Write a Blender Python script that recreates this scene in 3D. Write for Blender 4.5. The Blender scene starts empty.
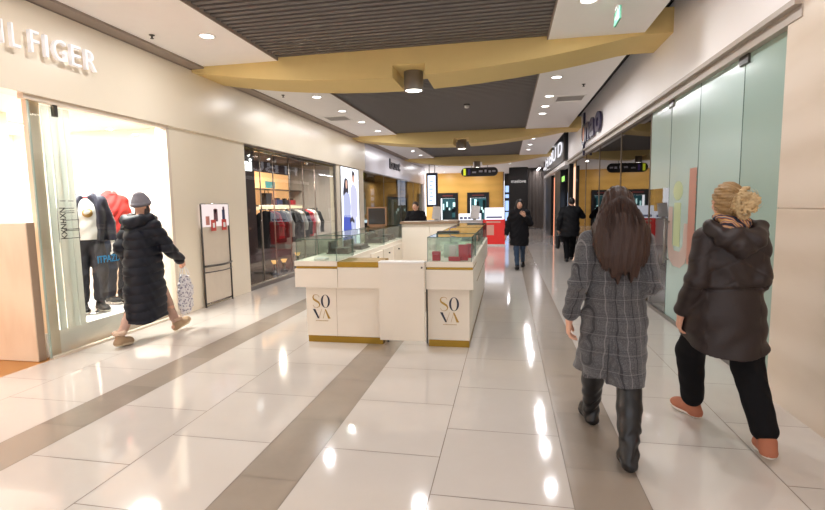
import bpy, bmesh, math, random
import numpy as np
from mathutils import Vector, Matrix
random.seed(7)
SC = bpy.context.scene
COL = SC.collection
PI = math.pi

# ------------------------------------------------------------------ materials
def lin(c):
    if isinstance(c, str):
        c = c.lstrip('#'); c = [int(c[i:i+2], 16)/255 for i in (0, 2, 4)]
    return [x/12.92 if x <= .04045 else ((x+.055)/1.055)**2.4 for x in c] + [1.0]

MATS = {}
def mat(name, col='#808080', rough=.5, metal=0., emit=None, es=0., var=.06, vs=8., bump=0., bs=60., spec=.5, coat=0., sheen=0., stretch=None, trans=0.):
    """principled material whose colour carries a little procedural variation (var) and optional bump"""
    if name in MATS: return MATS[name]
    m = bpy.data.materials.new(name); m.use_nodes = True
    nt = m.node_tree; N = nt.nodes; L = nt.links
    b = N['Principled BSDF']
    b.inputs['Roughness'].default_value = rough
    b.inputs['Metallic'].default_value = metal
    b.inputs['Specular IOR Level'].default_value = spec
    b.inputs['Coat Weight'].default_value = coat
    b.inputs['Sheen Weight'].default_value = sheen
    b.inputs['Transmission Weight'].default_value = trans
    c = lin(col)
    b.inputs['Base Color'].default_value = c
    tc = N.new('ShaderNodeTexCoord')
    src = tc.outputs['Object']
    if stretch:
        mp = N.new('ShaderNodeMapping'); mp.inputs['Scale'].default_value = stretch
        L.new(src, mp.inputs[0]); src = mp.outputs[0]
    if var:
        nz = N.new('ShaderNodeTexNoise'); nz.inputs['Scale'].default_value = vs; nz.inputs['Detail'].default_value = 5
        L.new(src, nz.inputs['Vector'])
        mx = N.new('ShaderNodeMix'); mx.data_type = 'RGBA'
        mx.inputs[6].default_value = [min(1, x*(1-var)) for x in c[:3]]+[1]
        mx.inputs[7].default_value = [min(1, x*(1+var)) for x in c[:3]]+[1]
        L.new(nz.outputs['Fac'], mx.inputs[0]); L.new(mx.outputs[2], b.inputs['Base Color'])
    if bump:
        n2 = N.new('ShaderNodeTexNoise'); n2.inputs['Scale'].default_value = bs; n2.inputs['Detail'].default_value = 3
        L.new(src, n2.inputs['Vector'])
        bp = N.new('ShaderNodeBump'); bp.inputs['Strength'].default_value = bump; bp.inputs['Distance'].default_value = .01
        L.new(n2.outputs['Fac'], bp.inputs['Height']); L.new(bp.outputs[0], b.inputs['Normal'])
    if emit:
        b.inputs['Emission Color'].default_value = lin(emit); b.inputs['Emission Strength'].default_value = es
    MATS[name] = m
    return m

def glass(name, tint='#eef4f0', ior=1.5, refl=1.0, rough=0.0):
    """thin architectural glass: clear transmission plus Fresnel reflection"""
    if name in MATS: return MATS[name]
    m = bpy.data.materials.new(name); m.use_nodes = True
    nt = m.node_tree; N = nt.nodes; L = nt.links
    N.remove(N['Principled BSDF']); out = N['Material Output']
    t = N.new('ShaderNodeBsdfTransparent'); t.inputs[0].default_value = lin(tint)
    g = N.new('ShaderNodeBsdfGlossy'); g.inputs['Roughness'].default_value = rough; g.inputs[0].default_value = (refl, refl, refl, 1)
    f = N.new('ShaderNodeFresnel'); f.inputs['IOR'].default_value = ior
    mx = N.new('ShaderNodeMixShader')
    ge = N.new('ShaderNodeNewGeometry'); iv = N.new('ShaderNodeMath'); iv.operation = 'SUBTRACT'; iv.inputs[0].default_value = 1
    L.new(ge.outputs['Backfacing'], iv.inputs[1]); ml = N.new('ShaderNodeMath'); ml.operation = 'MULTIPLY'; L.new(iv.outputs[0], ml.inputs[0]); L.new(f.outputs[0], ml.inputs[1])
    L.new(ml.outputs[0], mx.inputs[0]); L.new(t.outputs[0], mx.inputs[1]); L.new(g.outputs[0], mx.inputs[2])
    L.new(mx.outputs[0], out.inputs['Surface'])
    MATS[name] = m
    return m

def translucent(name, col, mixf=.5):
    m = bpy.data.materials.new(name); m.use_nodes = True
    N = m.node_tree.nodes; L = m.node_tree.links; out = N['Material Output']; b = N['Principled BSDF']
    b.inputs['Base Color'].default_value = lin(col); b.inputs['Roughness'].default_value = .35
    nz = N.new('ShaderNodeTexNoise'); nz.inputs['Scale'].default_value = 40
    t = N.new('ShaderNodeBsdfTranslucent'); t.inputs[0].default_value = lin(col)
    mx = N.new('ShaderNodeMixShader'); mx.inputs[0].default_value = mixf
    L.new(b.outputs[0], mx.inputs[1]); L.new(t.outputs[0], mx.inputs[2]); L.new(mx.outputs[0], out.inputs['Surface'])
    MATS[name] = m
    return m

def emis(name, col, s):
    if name in MATS: return MATS[name]
    m = bpy.data.materials.new(name); m.use_nodes = True
    N = m.node_tree.nodes; L = m.node_tree.links
    b = N['Principled BSDF']; b.inputs['Base Color'].default_value = (.02, .02, .02, 1); b.inputs['Roughness'].default_value = .4
    b.inputs['Emission Color'].default_value = lin(col); b.inputs['Emission Strength'].default_value = s
    MATS[name] = m
    return m

def veined(name, c1, c2, rough, scale=(1, 1, 1), rot=0., dist=3., coat=0., ws=1.2):
    """stone / wood: distorted wave bands mixed with noise"""
    m = bpy.data.materials.new(name); m.use_nodes = True
    N = m.node_tree.nodes; L = m.node_tree.links
    b = N['Principled BSDF']; b.inputs['Roughness'].default_value = rough; b.inputs['Coat Weight'].default_value = coat
    tc = N.new('ShaderNodeTexCoord'); mp = N.new('ShaderNodeMapping')
    mp.inputs['Scale'].default_value = scale; mp.inputs['Rotation'].default_value = (rot, 0, 0)
    L.new(tc.outputs['Object'], mp.inputs[0])
    w = N.new('ShaderNodeTexWave'); w.bands_direction = 'Z'; w.inputs['Scale'].default_value = ws; w.inputs['Distortion'].default_value = dist
    w.inputs['Detail'].default_value = 4; w.inputs['Detail Scale'].default_value = 1.6
    L.new(mp.outputs[0], w.inputs['Vector'])
    n = N.new('ShaderNodeTexNoise'); n.inputs['Scale'].default_value = 6; n.inputs['Detail'].default_value = 8
    L.new(mp.outputs[0], n.inputs['Vector'])
    mm = N.new('ShaderNodeMath'); mm.operation = 'MULTIPLY'
    L.new(w.outputs['Fac'], mm.inputs[0]); L.new(n.outputs['Fac'], mm.inputs[1])
    mx = N.new('ShaderNodeMix'); mx.data_type = 'RGBA'
    mx.inputs[6].default_value = lin(c1); mx.inputs[7].default_value = lin(c2)
    L.new(mm.outputs[0], mx.inputs[0]); L.new(mx.outputs[2], b.inputs['Base Color'])
    MATS[name] = m
    return m

def plaid():
    """grey tweed with a dark and a pale windowpane check, in the coat's own coordinates"""
    m = bpy.data.materials.new('grey_check_wool'); m.use_nodes = True
    N = m.node_tree.nodes; L = m.node_tree.links
    b = N['Principled BSDF']; b.inputs['Roughness'].default_value = .9; b.inputs['Sheen Weight'].default_value = .25
    b.inputs['Specular IOR Level'].default_value = .2
    tc = N.new('ShaderNodeTexCoord'); sp = N.new('ShaderNodeSeparateXYZ'); L.new(tc.outputs['Object'], sp.inputs[0])
    def M(op, a, bb=None, c=None):
        n = N.new('ShaderNodeMath'); n.operation = op
        for i, v in enumerate((a, bb, c)):
            if v is None: continue
            if isinstance(v, (int, float)): n.inputs[i].default_value = v
            else: L.new(v, n.inputs[i])
        return n.outputs[0]
    def line(coord, period, off, width):
        t = M('FRACT', M('DIVIDE', M('ADD', coord, off+50*period), period))
        return M('LESS_THAN', t, width/period)
    # x warped a little so that checks follow the cloth round the side
    xx = M('ADD', sp.outputs[0], M('MULTIPLY', sp.outputs[1], .75))
    def mix(fac, a, col):
        n = N.new('ShaderNodeMix'); n.data_type = 'RGBA'; L.new(fac, n.inputs[0])
        if isinstance(a, (list, tuple)): n.inputs[6].default_value = a
        else: L.new(a, n.inputs[6])
        n.inputs[7].default_value = col
        return n.outputs[2]
    nz = N.new('ShaderNodeTexNoise'); nz.inputs['Scale'].default_value = 230; nz.inputs['Detail'].default_value = 2
    L.new(tc.outputs['Object'], nz.inputs['Vector'])
    base = mix(M('MULTIPLY', M('SUBTRACT', nz.outputs['Fac'], .3), 2.2), lin('#39393c'), lin('#717072'))
    # fine glen-check bands: groups of thin stripes both ways
    fz = M('MULTIPLY', line(sp.outputs[2], .012, 0, .006), line(sp.outputs[2], .11, .02, .05))
    fx = M('MULTIPLY', line(xx, .012, 0, .006), line(xx, .1, .03, .045))
    base = mix(M('MULTIPLY', M('MAXIMUM', fz, fx), .35), base, lin('#2c2b30'))
    base = mix(M('MULTIPLY', line(xx, .1, 0, .007), .7), base, lin('#232228'))
    base = mix(M('MULTIPLY', line(sp.outputs[2], .11, 0, .005), .25), base, lin('#9a9697'))
    base = mix(M('MULTIPLY', line(xx, .1, .05, .005), .3), base, lin('#a9a5a6'))
    L.new(base, b.inputs['Base Color'])
    bp = N.new('ShaderNodeBump'); bp.inputs['Strength'].default_value = .25; bp.inputs['Distance'].default_value = .004
    L.new(nz.outputs['Fac'], bp.inputs['Height']); L.new(bp.outputs[0], b.inputs['Normal'])
    MATS['grey_check_wool'] = m
    return m

# ------------------------------------------------------------------ mesh helpers
class MB:
    def __init__(s): s.v = []; s.f = []; s.mi = []; s.sm = []
    def add(s, vs, fs, mi=0, smooth=False):
        o = len(s.v); s.v += [tuple(v) for v in vs]
        for f in fs: s.f.append([i+o for i in f]); s.mi.append(mi); s.sm.append(smooth)
        return s
    def box(s, x0, y0, z0, x1, y1, z1, mi=0):
        x0, x1 = sorted((x0, x1)); y0, y1 = sorted((y0, y1)); z0, z1 = sorted((z0, z1))
        v = [(x0, y0, z0), (x1, y0, z0), (x1, y1, z0), (x0, y1, z0), (x0, y0, z1), (x1, y0, z1), (x1, y1, z1), (x0, y1, z1)]
        return s.add(v, [(0, 3, 2, 1), (4, 5, 6, 7), (0, 1, 5, 4), (1, 2, 6, 5), (2, 3, 7, 6), (3, 0, 4, 7)], mi)
    def frame(s, axis, pos, d, a0, b0, a1, b1, w, mi=0):
        """rectangular border of width w and depth d, standing on the plane axis = pos"""
        for (p, q, r, t) in ((a0, b0, a1, b0+w), (a0, b1-w, a1, b1), (a0, b0+w, a0+w, b1-w), (a1-w, b0+w, a1, b1-w)):
            if axis == 'x': s.box(pos, p, q, pos+d, r, t, mi)
            elif axis == 'y': s.box(p, pos, q, r, pos+d, t, mi)
            else: s.box(p, q, pos, r, t, pos+d, mi)
        return s
    def tube(s, pts, r, n=8, mi=0, cap=True, smooth=True):
        pts = [Vector(p) for p in pts]; rs = r if isinstance(r, (list, tuple)) else [r]*len(pts)
        up = None; rings = []
        for i, p in enumerate(pts):
            t = (pts[min(i+1, len(pts)-1)]-pts[max(i-1, 0)]).normalized()
            if up is None: up = t.orthogonal().normalized()
            up = (up-t*up.dot(t)); up = up.normalized() if up.length > 1e-6 else t.orthogonal().normalized()
            w = t.cross(up)
            rings.append([p+(up*math.cos(2*PI*k/n)+w*math.sin(2*PI*k/n))*rs[i] for k in range(n)])
        vs = [v for R in rings for v in R]; fs = []
        for i in range(len(pts)-1):
            for k in range(n):
                fs.append((i*n+k, i*n+(k+1) % n, (i+1)*n+(k+1) % n, (i+1)*n+k))
        s.add(vs, fs, mi, smooth)
        if cap:
            s.add(rings[0], [tuple(range(n))[::-1]], mi); s.add(rings[-1], [tuple(range(n))], mi)
        return s
    def lathe(s, cx, cy, prof, n=24, mi=0, smooth=True, close=True):
        vs = []; fs = []
        for (r, z) in prof:
            for k in range(n): vs.append((cx+r*math.cos(2*PI*k/n), cy+r*math.sin(2*PI*k/n), z))
        for i in range(len(prof)-1):
            for k in range(n): fs.append((i*n+k, i*n+(k+1) % n, (i+1)*n+(k+1) % n, (i+1)*n+k))
        s.add(vs, fs, mi, smooth)
        if close:
            if prof[0][0] > 1e-5: s.add(vs[:n], [tuple(range(n))[::-1]], mi)
            if prof[-1][0] > 1e-5: s.add(vs[-n:], [tuple(range(n))], mi)
        return s
    def prism(s, poly, f0, f1, mi=0):
        """poly: 2-D outline; f0/f1 map (a,b) to the two end faces"""
        n = len(poly); vs = [f0(*p) for p in poly]+[f1(*p) for p in poly]
        fs = [tuple(range(n))[::-1], tuple(range(n, 2*n))]+[(i, (i+1) % n, n+(i+1) % n, n+i) for i in range(n)]
        return s.add(vs, fs, mi)
    def ball(s, c, r, n=12, mi=0):
        r = r if isinstance(r, (list, tuple)) else (r, r, r)
        vs = []; fs = []; m = n//2+1
        for i in range(m+1):
            a = PI*i/m
            for k in range(n):
                b = 2*PI*k/n
                vs.append((c[0]+r[0]*math.sin(a)*math.cos(b), c[1]+r[1]*math.sin(a)*math.sin(b), c[2]-r[2]*math.cos(a)))
        for i in range(m):
            for k in range(n): fs.append((i*n+k, i*n+(k+1) % n, (i+1)*n+(k+1) % n, (i+1)*n+k))
        return s.add(vs, fs, mi, True)
    def build(s, name, mats, parent=None, bevel=0., loc=None):
        me = bpy.data.meshes.new(name); me.from_pydata(s.v, [], s.f)
        for m in (mats if isinstance(mats, (list, tuple)) else [mats]): me.materials.append(m)
        me.polygons.foreach_set('material_index', s.mi); me.polygons.foreach_set('use_smooth', s.sm)
        if bevel or any(s.sm):
            bm = bmesh.new(); bm.from_mesh(me)
            bmesh.ops.remove_doubles(bm, verts=bm.verts, dist=1e-6)
            bmesh.ops.recalc_face_normals(bm, faces=bm.faces)
            if bevel:
                bmesh.ops.bevel(bm, geom=[e for e in bm.edges if len(e.link_faces) == 2 and e.calc_face_angle(0) > .6], offset=bevel, segments=2, profile=.7, affect='EDGES')
            bm.to_mesh(me); bm.free()
        me.update()
        return link(name, me, parent, loc)

def link(name, data, parent=None, loc=None):
    o = bpy.data.objects.new(name, data); COL.objects.link(o)
    if parent is not None: o.parent = parent
    if loc is not None: o.location = loc
    return o

def tag(o, label, cat, group=None, kind=None):
    o['label'] = label; o['category'] = cat
    if group: o['group'] = group
    if kind: o['kind'] = kind
    return o

def struct(o):
    o['kind'] = 'structure'; return o

def thing(name, label, cat, loc=(0, 0, 0), rz=0., group=None):
    o = bpy.data.objects.new(name, None); COL.objects.link(o)
    o.empty_display_size = .1
    o.location = loc; o.rotation_euler = (0, 0, rz)
    return tag(o, label, cat, group)

def dup(root, loc, rz=None, label=None, group=None):
    r = root.copy(); COL.objects.link(r); r.location = loc
    if rz is not None: r.rotation_euler = (0, 0, rz)
    if label: r['label'] = label
    if group: r['group'] = group
    for ch in list(root.children):
        c = ch.copy(); COL.objects.link(c); c.parent = r
        for g in list(ch.children):
            d = g.copy(); COL.objects.link(d); d.parent = c
    return r

def text_mesh(txt, size, depth=.01, bold=0.):
    cu = bpy.data.curves.new('lettering', 'FONT'); cu.body = txt; cu.size = size; cu.extrude = depth/2; cu.offset = bold
    cu.align_x = 'LEFT'; cu.resolution_u = 4
    o = bpy.data.objects.new('lettering', cu); COL.objects.link(o)
    bpy.context.view_layer.update()
    dg = bpy.context.evaluated_depsgraph_get()
    me = bpy.data.meshes.new_from_object(o.evaluated_get(dg))
    bpy.data.objects.remove(o); bpy.data.curves.remove(cu)
    return me

def text(name, txt, m, origin, right, up, height, width=None, depth=.01, bold=0., parent=None):
    """lettering whose lower left corner is at origin, running along right, standing along up"""
    me = text_mesh(txt, 1.0, 0.02, bold)
    co = np.zeros(len(me.vertices)*3); me.vertices.foreach_get('co', co); co = co.reshape(-1, 3)
    lo = co.min(0); hi = co.max(0)
    sy = height/(hi[1]-lo[1]); sx = sy if width is None else width/(hi[0]-lo[0])
    r = np.array(Vector(right).normalized()); u = np.array(Vector(up).normalized()); n = np.cross(r, u)
    P = np.array(origin)+np.outer((co[:, 0]-lo[0])*sx, r)+np.outer((co[:, 1]-lo[1])*sy, u)+np.outer((co[:, 2]-lo[2])/.02*depth, n)
    me.vertices.foreach_set('co', P.ravel()); me.update()
    me.materials.clear(); me.materials.append(m)
    me.name = name
    return link(name, me, parent)

# ------------------------------------------------------------------ distance-field sculpting for figures and cloth
class Sdf:
    def __init__(s, lo, hi, h):
        s.h = h; s.lo = np.array(lo, float); n = np.ceil((np.array(hi)-s.lo)/h).astype(int)+1
        s.n = n; s.F = np.full(tuple(n), .25, np.float32)
        s.ax = [(s.lo[i]+h*np.arange(n[i])).astype(np.float32) for i in range(3)]
    def sub(s, lo, hi):
        sl = []
        for i in range(3):
            a = max(0, int((lo[i]-s.lo[i])/s.h)); b = min(s.n[i], int((hi[i]-s.lo[i])/s.h)+2)
            if b <= a: return None
            sl.append(slice(a, b))
        X = s.ax[0][sl[0]][:, None, None]; Y = s.ax[1][sl[1]][None, :, None]; Z = s.ax[2][sl[2]][None, None, :]
        return tuple(sl), X, Y, Z
    def put(s, sl, d, k, op):
        c = s.F[sl]
        if op == 'u':
            h = np.clip(.5+.5*(c-d)/k, 0, 1); s.F[sl] = c*(1-h)+d*h-k*h*(1-h)
        else:
            h = np.clip(.5-.5*(c+d)/k, 0, 1); s.F[sl] = c*(1-h)-d*h+k*h*(1-h)
    def rc(s, a, b, ra, rb, k=.02, n=None, q=1., op='u'):
        a = np.array(a, np.float32); b = np.array(b, np.float32); m = max(ra, rb)+k+3*s.h
        g = s.sub(np.minimum(a, b)-m, np.maximum(a, b)+m)
        if g is None: return s
        sl, X, Y, Z = g
        px, py, pz = X-a[0], Y-a[1], Z-a[2]; ba = b-a
        if n is not None:
            n = np.array(n, np.float32); n /= np.linalg.norm(n); e = 1/q-1
            dn = px*n[0]+py*n[1]+pz*n[2]; px = px+e*dn*n[0]; py = py+e*dn*n[1]; pz = pz+e*dn*n[2]
            ba = ba+e*(ba@n)*n
        t = np.clip((px*ba[0]+py*ba[1]+pz*ba[2])/max(ba@ba, 1e-9), 0, 1)
        d = np.sqrt((px-t*ba[0])**2+(py-t*ba[1])**2+(pz-t*ba[2])**2)-(ra+(rb-ra)*t)
        if n is not None: d = d*(q+1)/2
        s.put(sl, d, k, op); return s
    def chain(s, pts, rs, k=.02, n=None, q=1.):
        for i in range(len(pts)-1): s.rc(pts[i], pts[i+1], rs[i], rs[i+1], k, n, q)
        return s
    def ell(s, c, r, k=.02, op='u', R=None):
        c = np.array(c, np.float32); r = np.array(r, np.float32); m = r.max()+k+3*s.h
        g = s.sub(c-m, c+m)
        if g is None: return s
        sl, X, Y, Z = g; px, py, pz = X-c[0], Y-c[1], Z-c[2]
        if R is not None:
            R = np.array(R, np.float32).T
            px, py, pz = (R[0, 0]*px+R[0, 1]*py+R[0, 2]*pz, R[1, 0]*px+R[1, 1]*py+R[1, 2]*pz, R[2, 0]*px+R[2, 1]*py+R[2, 2]*pz)
        k0 = np.sqrt((px/r[0])**2+(py/r[1])**2+(pz/r[2])**2); k1 = np.sqrt((px/r[0]**2)**2+(py/r[1]**2)**2+(pz/r[2]**2)**2)
        s.put(sl, k0*(k0-1)/np.maximum(k1, 1e-6), k, op); return s
    def grid(s): return s.ax[0][:, None, None], s.ax[1][None, :, None], s.ax[2][None, None, :]
    def cut(s, fn):
        s.F = np.maximum(s.F, fn(*s.grid())).astype(np.float32); return s
    def warp(s, fn, band=.06):
        X, Y, Z = s.grid(); s.F = np.where(np.abs(s.F) < band, s.F+fn(X, Y, Z), s.F).astype(np.float32); return s
    def arrays(s):
        """surface nets"""
        F = s.F; F[0], F[-1] = .2, .2; F[:, 0], F[:, -1] = .2, .2; F[:, :, 0], F[:, :, -1] = .2, .2
        I = F < 0
        nx, ny, nz = F.shape
        C = np.zeros((nx-1, ny-1, nz-1), np.int8)
        cs = [(i, j, k) for i in (0, 1) for j in (0, 1) for k in (0, 1)]
        for (i, j, k) in cs: C += I[i:nx-1+i, j:ny-1+j, k:nz-1+k]
        act = np.argwhere((C > 0) & (C < 8))
        idx = np.full(C.shape, -1, np.int32); idx[act[:, 0], act[:, 1], act[:, 2]] = np.arange(len(act))
        val = {c: F[act[:, 0]+c[0], act[:, 1]+c[1], act[:, 2]+c[2]] for c in cs}
        acc = np.zeros((len(act), 3)); cnt = np.zeros(len(act))
        for c in cs:
            for ax in range(3):
                if c[ax]: continue
                d = list(c); d[ax] = 1; d = tuple(d); a = val[c]; b = val[d]
                m = (a < 0) != (b < 0); t = np.where(m, a/np.where(m, a-b, 1), 0)
                p = np.tile(np.array(c, float), (len(act), 1)); p[:, ax] += t
                acc += p*m[:, None]; cnt += m
        V = s.lo+(act+acc/cnt[:, None])*s.h
        Q = []
        for ax in range(3):
            u, v = [(1, 2), (2, 0), (0, 1)][ax]
            sa = [slice(None)]*3; sb = [slice(None)]*3; sa[ax] = slice(0, -1); sb[ax] = slice(1, None)
            A = I[tuple(sa)]; B = I[tuple(sb)]
            for flip, M in ((False, A & ~B), (True, ~A & B)):
                e = np.argwhere(M); e = e[(e[:, u] > 0) & (e[:, v] > 0)]
                if not len(e): continue
                q = []
                for (du, dv) in ((1, 1), (0, 1), (0, 0), (1, 0)):
                    w = e.copy(); w[:, u] -= du; w[:, v] -= dv; q.append(idx[w[:, 0], w[:, 1], w[:, 2]])
                q = np.stack(q, 1); Q.append(q[:, ::-1] if flip else q)
        return V, np.concatenate(Q)
    def build(s, name, mats, parent=None, extra=None, paint=None):
        V, Q = s.arrays()
        if extra:
            for (v2, q2) in extra: Q = np.concatenate([Q, q2+len(V)]); V = np.concatenate([V, v2])
        me = bpy.data.meshes.new(name)
        me.vertices.add(len(V)); me.vertices.foreach_set('co', V.astype(np.float32).ravel())
        me.loops.add(Q.size); me.loops.foreach_set('vertex_index', Q.astype(np.int32).ravel())
        me.polygons.add(len(Q)); me.polygons.foreach_set('loop_start', np.arange(0, Q.size, 4, dtype=np.int32))
        me.update(calc_edges=True)
        for m in (mats if isinstance(mats, (list, tuple)) else [mats]): me.materials.append(m)
        me.polygons.foreach_set('use_smooth', np.ones(len(Q), bool))
        if paint is not None:
            c = V[Q].mean(1); me.polygons.foreach_set('material_index', paint(c[:, 0], c[:, 1], c[:, 2]).astype(np.int32))
        me.validate(); me.update()
        return link(name, me, parent)
# ------------------------------------------------------------------ people
def V3(*a): return np.array(a, float)
def lerp(a, b, t): return np.array(a, float)*(1-t)+np.array(b, float)*t
def unit(v): v = np.array(v, float); return v/np.linalg.norm(v)

POSE = dict(head=(0, .015, 1.545), nb=(0, -.02, 1.38), chest=(0, 0, 1.22), waist=(0, 0, 1.04), pelvis=(0, 0, .9),
            sl=(-.165, -.01, 1.345), el=(-.23, -.04, 1.07), wl=(-.24, .04, .83), sr=(.165, -.01, 1.345), er=(.23, -.04, 1.07), wr=(.24, .04, .83),
            hl=(-.085, 0, .87), kl=(-.09, .03, .47), al=(-.09, -.02, .09), tl=(-.1, .13, .035), hr=(.085, 0, .87), kr=(.09, .03, .47), ar=(.09, -.02, .09), tr=(.1, .13, .035))

def hand_arrays(w, d, n, t, curl=(.25, .35, .25), sc=1., h=.003, thumb=.5):
    """hand at wrist w pointing along d, palm facing n, thumb on the side t: four unequal bent fingers and a thumb"""
    w = np.array(w, float); d = unit(d); n = unit(np.array(n)-d*np.dot(n, d)); l = unit(np.cross(d, n))
    if np.dot(l, t) < 0: l = -l
    s = Sdf(w-.22*sc, w+.22*sc, h)
    s.rc(w-.05*d, w+.015*d, .027*sc, .026*sc, .01, n, .8)
    for o in (-.024, -.008, .008, .024):
        s.rc(w+.015*d+l*o*.55*sc, w+(.088*d+l*o)*sc, .016*sc, .0125*sc, .012)
    for o, L, fan in ((.027, .070, .12), (.009, .079, .03), (-.009, .073, -.05), (-.027, .057, -.16)):
        p = w+(.088*d+l*o)*sc; dd = unit(d+l*fan); a = 0
        for seg, (ln, c) in enumerate(zip((.45, .31, .24), curl)):
            a += c; q = p+(dd*math.cos(a)+n*math.sin(a))*L*ln*sc
            s.rc(p, q, (.0088-.0008*seg)*sc, (.0082-.001*seg)*sc, .0035); p = q
    p = w+(.02*d+l*.022)*sc
    for ln, v in ((.04, d*.75+l*.75+n*.25), (.032, d+l*.45*thumb*2*.5+n*.35), (.026, d+l*.1+n*.45)):
        q = p+unit(v)*ln*sc; s.rc(p, q, .0115*sc, .0095*sc, .006); p = q
    return s.arrays()

def head_shape(s, c, sc=1., yaw=0.):
    R = np.array([[math.cos(yaw), -math.sin(yaw), 0], [math.sin(yaw), math.cos(yaw), 0], [0, 0, 1]])
    P = lambda x, y, z: np.array(c)+R@V3(x, y, z)*sc
    s.ell(P(0, 0, .015), V3(.073, .092, .098)*sc, .02, R=R)
    s.ell(P(0, .03, -.05), V3(.054, .058, .062)*sc, .03, R=R)
    s.ell(P(0, .062, -.088), V3(.022, .02, .018)*sc, .02, R=R)
    s.rc(P(0, .088, .012), P(0, .108, -.022), .009*sc, .013*sc, .012)
    for q in (-1, 1):
        s.ell(P(q*.031, .094, .012), V3(.016, .010, .0075)*sc, .010, 's', R=R)
        s.ell(P(q*.03, .082, .028), V3(.022, .012, .006)*sc, .01, R=R)
        s.ell(P(q*.074, -.008, -.005), V3(.010, .02, .031)*sc, .008, R=R)
        s.ell(P(q*.038, .066, -.03), V3(.022, .018, .02)*sc, .02, R=R)
        s.ell(P(q*.011, .102, -.028), V3(.009, .008, .007)*sc, .006, R=R)
    s.ell(P(0, .090, -.052), V3(.024, .012, .0055)*sc, .006, R=R)
    s.ell(P(0, .088, -.063), V3(.020, .012, .006)*sc, .006, R=R)
    return P

def human(root, J, skin, lip, h=.006, hands={}, headyaw=0., foot=True, hsc=1.):
    s = Sdf((-.5, -.62, -.02), (.5, .72, 1.80), h)
    s.rc(J['pelvis'], J['waist'], .145, .12, .05, (0, 1, 0), .68)
    s.rc(J['waist'], J['chest'], .12, .145, .05, (0, 1, 0), .66)
    s.rc(J['chest'], lerp(J['chest'], J['nb'], .7), .145, .10, .05, (0, 1, 0), .6)
    s.rc(J['sl'], J['sr'], .055, .055, .05)
    s.rc(J['nb'], lerp(J['nb'], J['head'], .75), .058, .052, .03)
    P = head_shape(s, J['head'], hsc, headyaw)
    ex = []
    for q in 'lr':
        sh, e, w = J['s'+q], J['e'+q], J['w'+q]
        s.rc(sh, e, .048, .04, .03); s.rc(e, lerp(e, w, .93), .039, .026, .02)
        hp, k, a, t = J['h'+q], J['k'+q], J['a'+q], J['t'+q]
        s.rc(hp, k, .08, .05, .04); s.rc(k, lerp(k, a, .4), .05, .05, .02); s.rc(lerp(k, a, .35), a, .05, .033, .02)
        heel = np.array(a)+unit(np.array(a)-np.array(t))*.045*V3(1, 1, 0)+V3(0, 0, -.045)
        s.rc(a, t, .034, .024, .02); s.rc(heel, t, .028, .022, .02)
        hd = hands.get(q, {})
        ex.append(hand_arrays(w, hd.get('d', np.array(w)-np.array(e)), hd.get('n', (1 if q == 'l' else -1, .2, 0)), hd.get('t', (0, 1, 0)), hd.get('curl', (.3, .4, .3)), hd.get('sc', 1.), hd.get('h', .0035)))
    c = np.array(J['head'])
    body = s.build('body', [skin, lip], root, ex, lambda x, y, z: ((np.abs(z-c[2]+.0575*hsc) < .0085*hsc) & (np.abs(x-c[0]) < .019*hsc) & (y-c[1] > .094*hsc)).astype(int))
    for q in (-1, 1):
        m = MB(); p = P(q*.031, .0805, .012); m.ball(p, (.0125*hsc, .0105*hsc, .0085*hsc), 12, 0)
        m.ball(P(q*.031, .0885, .012), (.0056*hsc, .0034*hsc, .0056*hsc), 10, 1)
        m.build('eye', [mat('eye_white', '#e8e4de', .3, var=0), mat('eye_iris', '#2c1d14', .2, var=0)], root)
    return P

def sleeve(s, J, q, r, k=.03, end=.84):
    sh, e, w = J['s'+q], J['e'+q], J['w'+q]
    s.rc(sh, e, r[0], r[1], k); s.rc(e, lerp(e, w, end), r[1], r[2], k*.7)

def trousers(root, J, m, r=(.10, .07, .055), end=.92, h=.008, name='trousers', fold=.004):
    s = Sdf((-.5, -.62, -.02), (.5, .72, 1.15), h)
    s.rc(J['pelvis'], V3(0, 0, 1.0), .15, .13, .04, (0, 1, 0), .7)
    for q in 'lr':
        s.rc(J['h'+q], J['k'+q], r[0], r[1], .03); s.rc(J['k'+q], lerp(J['k'+q], J['a'+q], end), r[1], r[2], .02)
    s.warp(lambda x, y, z: fold*np.sin(z*38+x*40+4*np.sin(y*14+x*9)))
    return s.build(name, m, root)

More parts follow.
